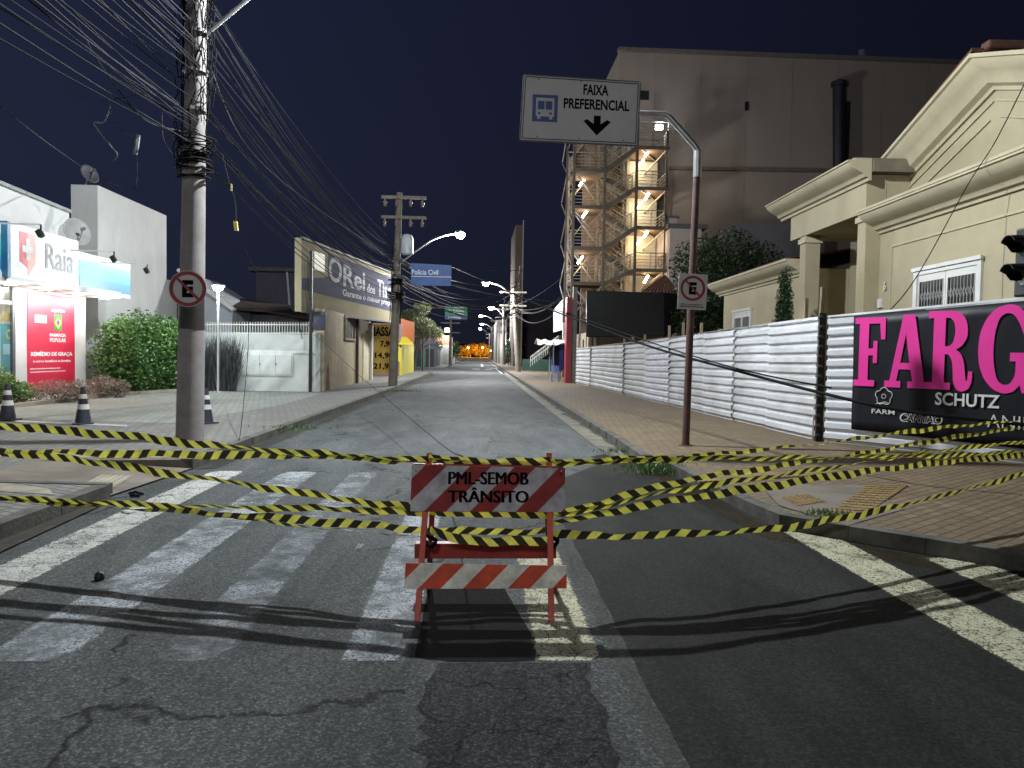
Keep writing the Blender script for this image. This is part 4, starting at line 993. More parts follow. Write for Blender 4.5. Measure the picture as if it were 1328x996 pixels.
for i in range(len(ys) - 1):
    off = [.0, .05, .0, .05, .0, .04, .0, .05, .0][i]
    a, b = FA(ys[i]), FA(ys[i+1] - .08)
    mb = sheet_corr((a[0]+off, a[1]), (b[0]+off, b[1]), .14, FZ(ys[i]), FZ(ys[i+1]), jag=(.018, .008)[i % 3 == 1] if i in (4, 1, 7) else .004)
    o = obj('corrugated_sheet', mb, m_zinb if i == 4 else m_zinc, fn, label='creased and dented sheet' if i == 4 else None)
    o.modifiers.new('thick', 'SOLIDIFY').thickness = .003
for k in range(17):
    Y = 38.5 - k * 1.5; x, y = FA(Y); h = FZ(Y) + rf.choice((.02, .05, .3, .42, .1))
    obj('post', MB().beam((x + .18, y, .1), (x + .18 + rf.uniform(-.03, .03), y, h), .07, .06), m_wood, fn, bevel=.005)
obj('top_rail', MB().beam((FA(39)[0] + .1, 39, 1.93), (FA(13.7)[0] + .1, 13.7, 2.3), .05, .05), m_wood, fn)
# corner post
cpx = V3((fenceB.x + .02, 13.45, .13)); ct = P(1069, 372, 13.55)
bp_ = thing('fence_post', 'ragged black iron post with bolts at the corner of the white hoarding', 'post', cpx)
mb = MB().beam(cpx, (cpx.x + .02, 13.5, 2.42), .12, .05)
for k in range(13): mb.lathe((cpx.x - .03 + (k % 2) * .012, 13.42, .2 + k * .175), [(.0, 0), (.045, .015), (.055, .04), (.045, .07), (0, .085)], 8)
obj('flashing', mb, m_blackp, bp_)
obj('wood_post', MB().beam((cpx.x - .01, 13.6, .1), (ct.x, 13.6, ct.z), .07, .07), m_wood, bp_, bevel=.006)
# splayed section with the banner
B0, B1, B2 = V3((6.19, 13.36, 0)), V3((7.98, 10.72, 0)), V3((9.75, 8.1, 0))
def top_at(t): return 2.36 + .19 * t       # t: 0 at the corner, 1 at the picture edge
f2 = thing('fence', 'white corrugated hoarding across the right street corner carrying the black banner', 'fence', (B0.x, B0.y, .13))
for (p, q, t0, t1) in ((B0, B0.lerp(B1, .52), 0, .52), (B0.lerp(B1, .525), B1.lerp(B2, .05), .525, 1.05), (B1.lerp(B2, .055), B1.lerp(B2, .5), 1.05, 1.5), (B1.lerp(B2, .505), B2, 1.5, 2)):
    o = obj('corrugated_sheet', sheet_corr((p.x, p.y), (q.x, q.y), .14, top_at(t0) - .02, top_at(t1) - .02), m_zinc, f2); o.modifiers.new('thick', 'SOLIDIFY').thickness = .003
obj('top_rail', MB().beam(B0 + V3((0, 0, 2.35)), V3((B2.x, B2.y, 2.73)), .05, .035), mat('white_rail', (.6, .6, .6), .5), f2)
for t_ in (.02, .5, 1.0, 1.5, 1.98):
    p = B0.lerp(B2, t_ / 2) + V3((.12, .08, 0)); obj('post', MB().beam(p + V3((0, 0, .1)), p + V3((0, 0, top_at(t_) - .05)), .07, .07), m_wood, f2)
r = (B1 - B0).normalized(); nb = r.cross(V3((0, 0, 1)))
LB_ = (B1 - B0).length
def BN(s, z, off=.05): return B0 + r * s + V3((0, 0, z)) + nb * off     # s metres along the splay
def bs(px): # banner coordinate of a photo column
    d = ray(px, 450); o_ = B0 + nb * .05 - CP
    # solve CP + t d = B0 + r s  in plan
    det = d.x * (-r.y) - d.y * (-r.x); t = (o_.x * (-r.y) - o_.y * (-r.x)) / det; s = (d.x * o_.y - d.y * o_.x) / det
    return s
s0 = bs(1106)
def zt(s): return 2.31 + .19 * s / LB_
def zb(s): return .42 + (-.02) * s
bn = thing('banner', 'black banner on the corner hoarding with pink slab letters FARG and white brand names', 'banner', BN(1.5, .4))
mb = MB(); nS, nZ = 40, 12; rb_ = random.Random(2)
for i in range(nS + 1):
    s = s0 + (5.6 - s0) * i / nS
    for j in range(nZ + 1):
        z = zb(s) + (zt(s) - zb(s)) * j / nZ; w_ = .006 * math.sin(s * 4 + z * 2) + .004 * math.sin(s * 11 - z * 5)
        sc_ = .02 * (1 - j / nZ) if i == 0 else 0
        mb.v.append(BN(s + sc_, z, .045 + w_))
for i in range(nS):
    for j in range(nZ): a = i * (nZ + 1) + j; mb.f.append((a, a + nZ + 1, a + nZ + 2, a + 1))
cloth = obj('vinyl_sheet', mb, mat('banner_black', (.008, .009, .013), .5, var=.2, scale=3, bump=.15, bscale=5, spec=.25), bn, smooth=True)
cloth.modifiers.new('thick', 'SOLIDIFY').thickness = .002
m_pink = mat('banner_pink', (.66, .03, .27), .5, var=.06); m_bw = mat('banner_white', (.55, .54, .52), .5, var=.08)
Fp = [[(0,0),(.62,0),(.62,.09),(.42,.09),(.42,.45),(.56,.45),(.56,.34),(.68,.34),(.68,.66),(.56,.66),(.56,.55),(.42,.55),(.42,.91),(.74,.91),(.78,.68),(.9,.68),(.9,1),(0,1),(0,.91),(.14,.91),(.14,.09),(0,.09)]]
Ap = [[(0,0),(.38,0),(.38,.09),(.28,.09),(.33,.25),(.60,.25),(.65,.09),(.54,.09),(.54,0),(1,0),(1,.09),(.91,.09),(.66,1),(.40,1),(.12,.09),(0,.09)], [(.36,.34),(.57,.34),(.47,.74)]]
Rp = [[(0,0),(.52,0),(.52,.09),(.38,.09),(.38,.45),(.46,.45),(.54,.38),(.57,.25),(.58,.1),(.66,.0),(.78,-.02),(.92,.02),(.98,.12),(.98,.24),(.9,.24),(.88,.13),(.85,.12),(.83,.2),(.8,.36),(.73,.46),(.62,.51),(.76,.56),(.85,.66),(.86,.76),(.82,.88),(.72,.96),(.58,1),(0,1),(0,.91),(.12,.91),(.12,.09),(0,.09)], [(.38,.55),(.47,.55),(.56,.6),(.6,.73),(.57,.85),(.48,.91),(.38,.91)]]
Gp = [[(.78,.66),(.88,.66),(.88,1.0),(.80,1.0),(.76,.93),(.66,1.0),(.5,1.02),(.3,.98),(.14,.87),(.03,.7),(0,.5),(.03,.3),(.14,.13),(.3,.02),(.48,-.02),(.64,.01),(.74,.09),(.78,0),(.88,0),(.88,.36),(.97,.36),(.97,.46),(.56,.46),(.56,.36),(.66,.36),(.66,.2),(.58,.1),(.47,.08),(.36,.13),(.29,.3),(.27,.5),(.29,.7),(.36,.87),(.48,.92),(.6,.9),(.7,.8)]]
Op = [ell(.5, .5, .5, .52, 32), ell(.5, .5, .22, .42, 32)]
sx = s0 + .03
cols = [(1109, 1153), (1149, 1206), (1204, 1264), (1269, 1346)]
for k, (pl, (p0, p1)) in enumerate(zip((Fp, Ap, Rp, Gp), cols)):
    sA, sB = bs(p0), bs(p1)
    if k > 1: pl = [rounded(q_) for q_ in pl]
    shape(pl, BN(sA, 1.16, .064 + k * .0006), r, V3((r.x * 0, 0, 1)) + r * 0, sB - sA, zt(sA) - 1.16 - .03, m_pink, bn, th=.004)
sA = bs(1346) + .06
shape(Op, BN(sA, 1.16, .064), r, V3((0, 0, 1)), .85, 1.12, m_pink, bn)
def btext(s, p0, p1, z, h, bold=.0, m=m_bw, sh=0.0):
    a_, b_ = bs(p0), bs(p1); text(s, 1, BN((a_ + b_) / 2, z, .065), r, V3((0, 0, 1)), m, bn, width=b_ - a_, height=h, bold=bold, th=.003, shear=sh)
def bz(px, py): s = bs(px); q = BN(s, 0); k = ray(px, py); return CAMZ + k.z * (q.y / k.y)
btext('SCHUTZ', 1216, 1300, bz(1258, 519), .20, .02)
btext('FARM', 1134, 1164, bz(1149, 534), .075, .004)
btext('ANIMALE', 1285, 1400, bz(1306, 547), .19, -.012)
# flower mark: five petals outline round a ring
fc = BN(bs(1149), bz(1149, 514), .064); up = V3((0, 0, 1)); mb = MB()
outl = []
for k in range(5):
    a0 = R(90 + 72 * k); cxx, cyy = .085 * math.cos(a0), .085 * math.sin(a0)
    for j in range(7):
        t = a0 - R(72) + R(144) * j / 6; outl.append((cxx + .062 * math.cos(t), cyy + .062 * math.sin(t)))
ql = [fc + r*x + up*y for x, y in outl]
mb.tube([q + nb * .0 for q in ql + [ql[0]]], .0075, 5)
mb.tube([fc + r*x + up*y for x, y in ell(0, 0, .035, .035, 14) + [(.035, 0)]], .0065, 5)
mb.tube([fc + r*x + up*y for x, y in ((-.13, -.13), (-.05, -.115), (.02, -.09), (.08, -.11))], .006, 5)
obj('flower_mark', mb, m_bw, bn)
# scribbled name: white outline under dark fill letters
a_, b_ = bs(1171), bs(1227); zc = bz(1199, 542)
text('CANTÃO', 1, BN((a_+b_)/2, zc, .0645), r, V3((-.0, 0, 1)) + r * .1, m_bw, bn, width=(b_-a_), height=.17, bold=.075, th=.002, spacing=.92)
text('CANTÃO', 1, BN((a_+b_)/2, zc, .0675), r, V3((-.0, 0, 1)) + r * .1, m_blk, bn, width=(b_-a_) * .93, height=.14, bold=.012, th=.002, spacing=.98)

# ================================================================== VILLA (cream house, right)
RV = Matrix.Rotation(-.032, 3, 'Z')
def rot(mb): mb.v = [RV @ p for p in mb.v]; return mb
m_cream = mat('cream_render', (.375, .325, .215), .85, var=.09, scale=.9, bump=.15, bscale=60, dirt=(.27, .22, .14), dirt_amt=.6)
m_trim = mat('cream_trim', (.42, .37, .25), .8, var=.1, scale=1.5, dirt=(.32, .29, .2), dirt_amt=.5)
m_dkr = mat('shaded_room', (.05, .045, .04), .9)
m_tile = mat('roof_tile', (.12, .05, .03), .85, var=.4, scale=4, dirt=(.03, .02, .018), dirt_amt=.7)
m_wht = mat('white_frame', (.55, .55, .52), .5, var=.08)
vb = RV @ V3((9.4, 15, 0)); vb.z = .13
vi = thing('villa', 'cream single-storey villa with columned porch, big cornice and gable behind the hoarding', 'house', vb)
mb = MB().box(9.4, 22, 9, 19.25, .1, 5.0)
mb.box(10.9, 22, 19.26, 24.2, .1, 6.3)
obj('wall', rot(mb), m_cream, vi)
obj('wing_wall', rot(MB().box(9.5, 18, 24.21, 33, .1, 4.45)), m_cream, vi)
def mould(x, z, y0, y1, h=.34, proj=.62):
    pf = [(0, -.22), (-.06, -.22), (-.08, -.15), (-.16, -.13), (-.2, -.05), (-.22, -.04), (-.30, .0), (-.42, .06), (-.52, .14), (-.56, .22), (-.60, .23), (-.60, .27), (-proj, .28), (-proj, h), (0, h)]
    return MB().prism([(x + a, y0, z + b) for a, b in pf], (0, y1 - y0, 0))
obj('cornice', rot(mould(9.4, 4.96, 9, 19.22)), m_trim, vi, smooth=True)
obj('cornice', rot(mould(9.5, 4.45, 24.3, 33.6, .30, .60)), m_trim, vi, smooth=True)
# porch: beam, cornice, two piers, ceiling, side walls
obj('porch_beam', rot(MB().box(9.0, 9.5, 19.2, 24.19, 5.28, 6.2).box(9.51, 10.9, 19.2, 19.5, 5.28, 6.2).box(9.51, 10.9, 23.7, 24.19, 5.28, 6.2)), m_cream, vi)
obj('porch_cornice', rot(mould(9.0, 6.22, 18.95, 24.9, .32, .34 + .1)), m_trim, vi, smooth=True)
obj('porch_cornice', rot(MB().box(9.02, 12.2, 18.9, 24.6, 6.21, 6.53)), mat('cornice_side_shaded', (.16, .14, .10), .9), vi)  # darker trim: shade on the side facing the viewer is in the colour
obj('porch_ceiling', rot(MB().box(9.51, 10.89, 19.51, 23.69, 5.3, 5.36)), m_cream, vi)
for y0, y1 in ((19.21, 19.65), (23.0, 23.44)):
    pr = obj('pier', rot(MB().box(9.02, 9.46, y0, y1, .1, 5.27)), m_cream, vi, bevel=.01)
    obj('capital', rot(MB().box(8.97, 9.51, y0 - .05, y1 + .05, 5.06, 5.2)), m_trim, pr)
lt = obj('porch_lantern', rot(MB().box(10.2, 10.45, 21.3, 21.55, 4.75, 4.95).beam((10.3, 21.4, 5.3), (10.3, 21.4, 4.95), .03).beam((10.0, 21.4, 4.9), (10.65, 21.4, 4.9), .03)), m_blackp, vi)
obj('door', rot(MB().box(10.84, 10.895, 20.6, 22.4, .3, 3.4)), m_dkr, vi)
obj('parapet_wall', rot(MB().box(11.0, 14, 19.0, 19.25, 5.3, 6.2)), mat('cream_shaded', (.22, .19, .14), .9, var=.2), vi)  # cream render darkened to carry the shade of this end wall
# gable
gy0, gyp, gy1, gx = 19.9, 15.95, 11.8, 10.1
def gz(y): return 7.62 - abs(y - gyp) * .335
mb = MB().prism([(gx, gy0 - .3, 5.0), (gx, gy1, 5.0), (gx, gy1, gz(gy1) - .2), (gx, gyp, gz(gyp) - .05), (gx, gy0 - .3, gz(gy0 - .3) - .2)], (6, 0, 0))
obj('gable_wall', rot(mb), m_cream, vi)
def rake(ya, yb):
    pf = [(0, -.42), (-.06, -.42), (-.08, -.34), (-.20, -.28), (-.26, -.14), (-.36, -.02), (-.48, .08), (-.54, .2), (-.6, .22), (-.6, .30), (0, .30)]
    i = []; a = [V3((gx + x, ya, gz(ya) + z)) for x, z in pf]; b = [V3((gx + x, yb, gz(yb) + z)) for x, z in pf]
    mb = MB(); n = len(pf); mb.v = a + b
    mb.f = [tuple(range(n - 1, -1, -1)), tuple(range(n, 2*n))] + [(k, (k+1) % n, n + (k+1) % n, n + k) for k in range(n)]
    return mb
obj('raking_cornice', rot(rake(gy0, gyp)), m_trim, vi, smooth=True)
obj('raking_cornice', rot(rake(gyp - .001, gy1)), m_trim, vi, smooth=True)
mb = MB()     # fillets on the gable face
for ya, yb, dz in ((19.2, 16.0, -.62), (18.6, 16.1, -.95)):
    mb.beam((gx - .015, ya, gz(ya) + dz), (gx - .015, yb, gz(yb) + dz), .03, .05, up=(1, 0, 0))
    mb.beam((gx - .015, 2*gyp - ya, gz(ya) + dz), (gx - .015, 2*gyp - yb, gz(yb) + dz), .03, .05, up=(1, 0, 0))
obj('gable_fillet', rot(mb), m_trim, vi)
obj('roof', rot(MB().prism([(8.8, 9, 5.31), (11.5, 9, 6.0), (11.5, 9, 5.8), (8.8, 9, 5.26)], (0, 9.8, 0))), m_tile, vi)
obj('roof', rot(MB().prism([(gx - .55, gyp, gz(gyp) + .34), (gx - .55, gy0 + .1, gz(gy0) + .28), (gx - .55, gy0 + .1, gz(gy0) + .305), (gx - .55, gyp, gz(gyp) + .42)], (6.5, 0, 0))), m_tile, vi)
obj('ridge_tile', rot(MB().box(gx - .3, gx + 5, gyp - .16, gyp + .14, gz(gyp) + .36, gz(gyp) + .55)), m_tile, vi, bevel=.05)
obj('wing_roof', rot(MB().prism([(8.9, 24.3, 4.78), (14, 24.3, 5.6), (14, 24.3, 5.5), (8.9, 24.3, 4.76)], (0, 9.3, 0))), m_tile, vi)
mb = MB()    # raised border on the facade, and grooves
X_ = 9.385
for (y0, z0, y1, z1) in ((18.6, 1.2, 18.6, 4.35), (18.6, 4.35, 9.2, 4.35)): mb.beam((X_, y0, z0), (X_, y1, z1), .045, .03, up=(1, 0, 0))
obj('facade_fillet', rot(mb), m_trim, vi)
# window
def villa_window(X, y0, y1, z0, z1, fr, n=2):
    o = thing if 0 else None
    mb = MB().box(X - .06, X + .02, y0 - fr, y0, z0 - fr, z1 + fr).box(X - .06, X + .02, y1, y1 + fr, z0 - fr, z1 + fr).box(X - .06, X + .02, y0 + .001, y1 - .001, z1, z1 + fr).box(X - .06, X + .02, y0 + .001, y1 - .001, z0 - fr, z0)
    mb.box(X - .10, X - .061, y0 - fr - .04, y1 + fr + .04, z1 + fr - .05, z1 + fr + .03)
    w_ = obj('window', rot(mb), m_wht, vi)
    st = (y1 - y0) / n; mb = MB()
    for k in range(n):
        a0, a1 = y0 + st*k + .01, y0 + st*(k+1) - .01
        for (p0, p1, q0, q1) in ((a0, a0 + .07, z0, z1), (a1 - .07, a1, z0, z1), (a0 + .071, a1 - .071, z1 - .16, z1), (a0 + .071, a1 - .071, z0, z0 + .08)): mb.box(X - .03, X - .005, p0, p1, q0, q1)
    obj('sash', rot(mb), m_wht, w_)
    obj('pane', rot(MB().box(X - .012, X - .004, y0 + .02, y1 - .02, z0 + .02, z1 - .02)), mat('dark_glass', (.02, .02, .022), .12, spec=.6), w_)
    mb = MB()
    for k in range(n):
        a0, a1 = y0 + st*k + .09, y0 + st*(k+1) - .09; nb_ = max(3, int((a1 - a0) / .11))
        for j in range(nb_ + 1):
            yy = a0 + (a1 - a0) * j / nb_; mb.beam((X - .035, yy, z0 + .08), (X - .035, yy, z1 - .17), .012)
            if j < nb_:
                y2 = a0 + (a1 - a0) * (j + 1) / nb_
                for zz in (z0 + .3, z0 + .62): mb.beam((X - .03, yy, zz), (X - .03, y2, zz + .22), .009); mb.beam((X - .03, y2, zz), (X - .03, yy, zz + .22), .009)
    obj('grille', rot(mb), mat('grille_paint', (.32, .32, .30), .5), w_)
villa_window(9.4, 15.15, 17.35, 2.3, 3.52, .14)
villa_window(9.5, 29.4, 31.4, 1.9, 3.35, .13)
text('6', 1, RV @ V3((9.37, 18.85, 3.42)), RV @ V3((0, -1, 0)), (0, 0, 1), mat('pale_numeral', (.6, .58, .5), .4), vi, width=.13, height=.24, bold=.04, th=.01, name='house_number')
obj('doorbell_box', rot(MB().box(9.34, 9.398, 18.95, 19.15, 2.9, 3.12)), m_wht, vi)
for y, z in ((18.3, 2.65), (14.0, 3.05)): obj('wall_vent', rot(MB().disc((9.399, y, z), (-1, 0, 0), .05, .02, 12)), m_blackp, vi)
# cypress + trees behind
m_bark = mat('bark', (.10, .08, .06), .9, var=.4, scale=8, bump=.6)
def tree(name, label, base, blobs, n, size, lm, trunk_r, group=None, seed=1, crown_z=None):
    r_ = random.Random(seed); base = V3(base); t = thing(name, label, 'tree', base, group)
    mb = MB(); zc = min(b[0][2] for b in blobs); c0 = V3(blobs[0][0])
    top = V3((c0.x, c0.y, c0.z)); mid = base.lerp(top, .5) + V3((r_.uniform(-.1, .1), 0, 0))
    mb.tube([base, mid, top], [trunk_r, trunk_r * .75, trunk_r * .35], 9)
    for c_, rr in blobs[1:]: mb.tube([mid, mid.lerp(V3(c_), .55) + V3((0, 0, .15)), V3(c_)], [trunk_r * .5, trunk_r * .3, trunk_r * .1], 6)
    obj('trunk', mb, m_bark, t, smooth=True)
    mb = MB(); leaves(mb, blobs, n, size, r_); obj('crown', mb, lm, t)
    return t
lm_dk = leafmat('leaf_dark', (.012, .03, .010), (.03, .06, .018)); lm_cy = leafmat('leaf_cypress', (.012, .035, .012), (.03, .07, .02))
lm_pale = leafmat('leaf_pale', (.10, .12, .05), (.24, .26, .14)); lm_hedge = leafmat('leaf_hedge', (.015, .06, .012), (.12, .22, .05))
cy = P(1015, 470, 21.2); cy.z = .13
tree('cypress_tree', 'narrow dark clipped cypress standing left of the porch pier behind the hoarding', cy, [((cy.x, cy.y, 1.6 + k * .42), (.36 - .03*k, .36 - .03*k, .45)) for k in range(6)], 9000, .035, lm_cy, .07, seed=4)
tree('tree', 'dark leafy tree behind the no parking plate, beside the wing of the villa', P(905, 470, 40) * 1.0, [(P(905, 400, 40), (1.5, 1.5, 2.2)), (P(925, 350, 41), (1.5, 1.5, 1.6)), (P(890, 345, 40), (.9, 1, 1.3)), (P(935, 405, 38), (1.1, 1, 2.4)), (P(885, 425, 38), (.8, .8, 1.4))], 9000, .09, lm_dk, .2, seed=5)
tree('tree', 'dark tree rising behind the first against the big blank wall', P(950, 470, 46), [(P(950, 340, 46), (1.8, 1.5, 2.2)), (P(985, 350, 46), (1.6, 1.4, 1.8)), (P(915, 322, 46), (1.2, 1, .9)), (P(965, 400, 45), (2.2, 1.4, 2.4))], 8000, .1, lm_dk, .22, seed=6)

# ================================================================== BIG BUILDING + FIRE STAIRS
DM = 55.0
m_mall = mat('mall_render', (.235, .19, .16), .9, var=.16, scale=.12, bump=.1, bscale=4, dirt=(.16, .125, .105), dirt_amt=.7, stretch=(1, 1, .35))
ml = thing('commercial_building', 'huge windowless beige building filling the sky behind the villa', 'building', (P(1000, 460, DM).x, DM, 0))
tl_, tr2 = P(806, 67, DM), P(1345, 87, DM); x0_ = P(800, 200, DM).x
obj('wall', MB().prism([(x0_, DM, 0), (tr2.x, DM, 0), tr2, (x0_, DM, tl_.z)], (0, 18, 0)), m_mall, ml)
obj('coping', MB().beam((x0_ - .1, DM - .05, tl_.z + .1), tr2 + V3((0, -.05, .1)), .5, .25), mat('coping', (.12, .1, .09), .9), ml)
rj = random.Random(31); m_jt = mat('joint_stain', (.205, .165, .14), .95, var=.3, scale=.6)
for k in range(9):
    x = x0_ + 2.6 + k * 3.3; zt_j = tl_.z + (tr2.z - tl_.z) * (x - x0_) / (tr2.x - x0_) - .1
    obj('panel_joint', MB().box(x, x + .06, DM - .012, DM - .002, 0, zt_j), m_jt, ml)
zl = P(950, 220, DM).z
obj('ledge', MB().beam(P(868, 218, DM - .12), P(1100, 222, DM - .12), .26, .22), mat('ledge', (.12, .09, .08), .9), ml)
obj('duct', MB().tube([P(1088, 240, DM - .5), P(1088, 112, DM - .5)], .42, 12), mat('duct_metal', (.03, .03, .04), .5, .5), ml, smooth=True)
obj('duct_cap', MB().lathe(P(1088, 112, DM - .5), [(.42, 0), (.55, .02), (.55, .3), (.1, .5)], 12), MATS['duct_metal'], ml)
obj('duct_strip', MB().box(P(1094, 130, DM).x, P(1102, 130, DM).x, DM - .12, DM - .01, P(1094, 218, DM).z, P(1094, 132, DM).z), MATS['duct_metal'], ml)  # dark strip on the wall right of the duct
for px, py, w_ in ((968, 138, .25), (835, 124, .7), (1217, 134, 1.1)):
    p = P(px, py, DM); obj('vent', MB().box(p.x - w_/2, p.x + w_/2, DM - .08, DM - .01, p.z - .3, p.z + .3), m_blackp, ml)
obj('roof_beacon', MB().lathe(P(1117, 74, DM + 2), [(.1, 0), (.25, .1), (.25, .5), (.0, .6)], 10), mat('beacon', (.3, .3, .35), .4), ml)
an = thing('annex', 'small lower block with chimney and overhanging slab beside the fire stairs', 'building', (P(890, 460, 52).x, 51, 0))
q = P(869, 296, 50); q2 = P(910, 296, 50)
obj('wall', MB().box(q.x, q2.x, 50, DM - .2, 0, q.z), mat('annex_render', (.30, .25, .22), .9, var=.15, scale=.5), an)
obj('roof_slab', MB().box(q.x - .2, q2.x + .35, 49.8, DM - .2, q.z + .003, q.z + .28), mat('slab_dark', (.08, .07, .07), .9), an)
obj('chimney', MB().box(P(875, 0, 50).x, P(889, 0, 50).x, 50.6, 51.4, q.z + .28, P(880, 281, 50).z), MATS['annex_render'], an)
obj('chimney_cap', MB().box(P(873, 0, 50).x, P(891, 0, 50).x, 50.5, 51.5, P(880, 281, 50).z + .002, P(880, 278, 50).z), MATS['slab_dark'], an)
p = P(1000, 285, 50)
solo('low_block', MB().prism([(P(945, 0, 50).x, 50, 0), (P(1080, 0, 50).x, 50, 0), (P(1080, 0, 50).x, 50, P(1060, 300, 50).z), (P(1040, 0, 50).x, 50, P(1040, 291, 50).z), (P(985, 0, 50).x, 50, P(985, 289, 50).z), (P(955, 0, 50).x, 50, P(955, 293, 50).z), (P(945, 0, 50).x, 50, P(945, 300, 50).z)], (0, 4, 0)), mat('block_grey', (.12, .11, .115), .9, var=.2, scale=.5), 'low grey block with rounded roof between the trees and the villa', 'building')

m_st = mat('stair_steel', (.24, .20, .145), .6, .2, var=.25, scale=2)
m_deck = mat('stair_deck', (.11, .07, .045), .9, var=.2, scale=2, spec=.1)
m_st_shade = mat('stair_steel_shaded', (.07, .055, .04), .8, var=.3, scale=2, dirt=(.04, .02, .012), dirt_amt=.5)  # darker copy of the stair steel; shade of the front members in its colour
m_light_wall = mat('stair_wall', (.34, .30, .23), .85, var=.1, scale=.5)
YF, YM, YBk = 50.5, 52.0, 53.5
xs = [P(px, 300, YF).x for px in (734, 743, 783, 824, 864)]
fs = thing('fire_stairs', 'tall open steel fire stairs lit by tube lamps on the side of the big building', 'fire stairs', (xs[2], YM, 0))
zR = [P(843, y, YF).z for y in (190, 243, 294, 349)]; zR += [zR[3] - 2.75]
zL = [P(763, y, YF).z for y in (219, 267, 320, 366)]; 
def railing(mb, p, q, h=1.05, nb_=5, posts=1.0):
    p, q = V3(p), V3(q); L = (q - p).length
    for k in range(nb_): z = V3((0, 0, h * (k + 1) / nb_)); mb.beam(p + z, q + z, .035 if k < nb_ - 1 else .06)
    n = max(1, int(L / posts))
    for k in range(n + 1): a = p.lerp(q, k / n); mb.beam(a, a + V3((0, 0, h)), .045)
topz = P(830, 152, YF).z
for x, zt_ in ((xs[1], P(743, 190, YF).z), (xs[2], topz - 1), (xs[3], topz)):
    for y in (YF, YBk): obj('column', MB().beam((x, y, 0), (x, y, zt_), .17, .17), m_st_shade if y == YF else m_st, fs)
obj('column', MB().beam((xs[0], YF, 0), (xs[0], YF, P(737, 190, YF).z), .11), m_st_shade, fs)
obj('column', MB().beam((xs[4] - .1, YF, 0), (xs[4] - .1, YF, zR[0] + 1), .09), m_st_shade, fs)
for i, z in enumerate(zR):
    dk = obj('landing', MB().box(xs[3], xs[4], YF, YBk, z - .14, z), m_deck, fs); obj('edge_beam', MB().box(xs[3], xs[4] + .1, YF - .08, YF - .003, z - .2, z + .02), m_st_shade, dk)
    mb = MB(); railing(mb, (xs[3], YF, z), (xs[4], YF, z)); railing(mb, (xs[4], YF, z), (xs[4], YBk, z)); obj('railing', mb, m_st, dk)
    obj('brace', MB().beam((xs[3] + .3, YF, z - .2), (xs[4] - .1, YBk, z - .2), .08).beam((xs[4], YF + .05, z - .1), (xs[4] - .9, YBk, z - 1.1), .08), m_st, dk)
for i, z in enumerate(zL):
    dk = obj('landing', MB().box(xs[1], xs[2], YF, YBk, z - .14, z), m_deck, fs); obj('edge_beam', MB().box(xs[1], xs[2], YF - .08, YF - .003, z - .2, z + .02), m_st_shade, dk)
    mb = MB(); railing(mb, (xs[1], YF, z), (xs[2], YF, z)); railing(mb, (xs[1], YF, z), (xs[1], YBk, z)); railing(mb, (xs[0], YF, z), (xs[1], YF, z), nb_=3); obj('railing', mb, m_st, dk)
    zc = z - 2.6
    obj('brace', MB().beam((xs[1], YF, z - .2), (xs[1] + 1.0, YF, z - 1.3), .09).beam((xs[2], YF, z - .2), (xs[1] + 1.0, YF, z - 1.3), .09).beam((xs[0], YF, z), (xs[1], YF, z - 1.4), .07).beam((xs[0], YF, z - 2.6), (xs[1], YF, z - 1.4), .07), m_st, dk)
def flight(za, xa, zb_, xb, y0, y1):
    mb = MB()
    obj('stringer', MB().beam((xa, y0 - .035, za - .1), (xb, y0 - .035, zb_ - .1), .05, .28), m_st_shade, fs)
    mb.beam((xa, y1, za - .1), (xb, y1, zb_ - .1), .06, .26)
    for k in range(12):
        t = (k + .5) / 12; x = xa + (xb - xa) * t; z = za + (zb_ - za) * t; mb.box(x - .13, x + .13, y0, y1, z - .02, z + .02)
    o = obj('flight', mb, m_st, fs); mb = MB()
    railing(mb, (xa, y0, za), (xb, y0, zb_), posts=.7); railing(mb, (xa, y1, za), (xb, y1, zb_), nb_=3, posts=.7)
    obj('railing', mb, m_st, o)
for i in range(4):
    flight(zL[i], xs[2], zR[i] , xs[3], YF + .03, YM - .15)              # up to the right, front
    if i + 1 < len(zR): flight(zR[i + 1], xs[3], zL[i], xs[2], YM + .15, YBk - .03)
for k in range(5):      # lattice of the narrow outer bay and cross ties
    z = zL[3] - 2.7 + k * 2.8
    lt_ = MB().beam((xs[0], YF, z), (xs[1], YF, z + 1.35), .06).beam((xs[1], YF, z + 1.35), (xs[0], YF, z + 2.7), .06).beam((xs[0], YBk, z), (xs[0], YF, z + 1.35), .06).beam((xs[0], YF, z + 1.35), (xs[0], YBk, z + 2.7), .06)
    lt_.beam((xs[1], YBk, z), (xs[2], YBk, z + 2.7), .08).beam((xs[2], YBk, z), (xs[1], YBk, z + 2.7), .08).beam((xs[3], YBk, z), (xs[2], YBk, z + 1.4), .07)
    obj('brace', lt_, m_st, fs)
obj('back_wall', MB().box(xs[3] - .3, xs[4] + .05, YBk + .15, YBk + .4, 0, zR[0] - .2), m_light_wall, fs, label='pale lit wall behind the right landings')
obj('back_wall', MB().box(xs[2] - .9, xs[3] - .35, YBk + .9, YBk + 1.2, 0, P(770, 183, YBk).z), mat('stair_wall_brown', (.16, .11, .085), .9, var=.2, scale=.4), fs, label='brown wall behind the flights')
obj('back_wall', MB().box(xs[1] + .4, xs[2] - .95, YBk + .9, YBk + 1.2, zL[0] + .2, P(770, 183, YBk).z), MATS['stair_wall_brown'], fs, label='brown wall behind the topmost left landing')
obj('service_panel', MB().box(xs[3] + .9, xs[4] - .5, YBk + .05, YBk + .14, zR[1] + .35, zR[1] + 1.0), m_grey, fs)
warm = (1, .78, .48)
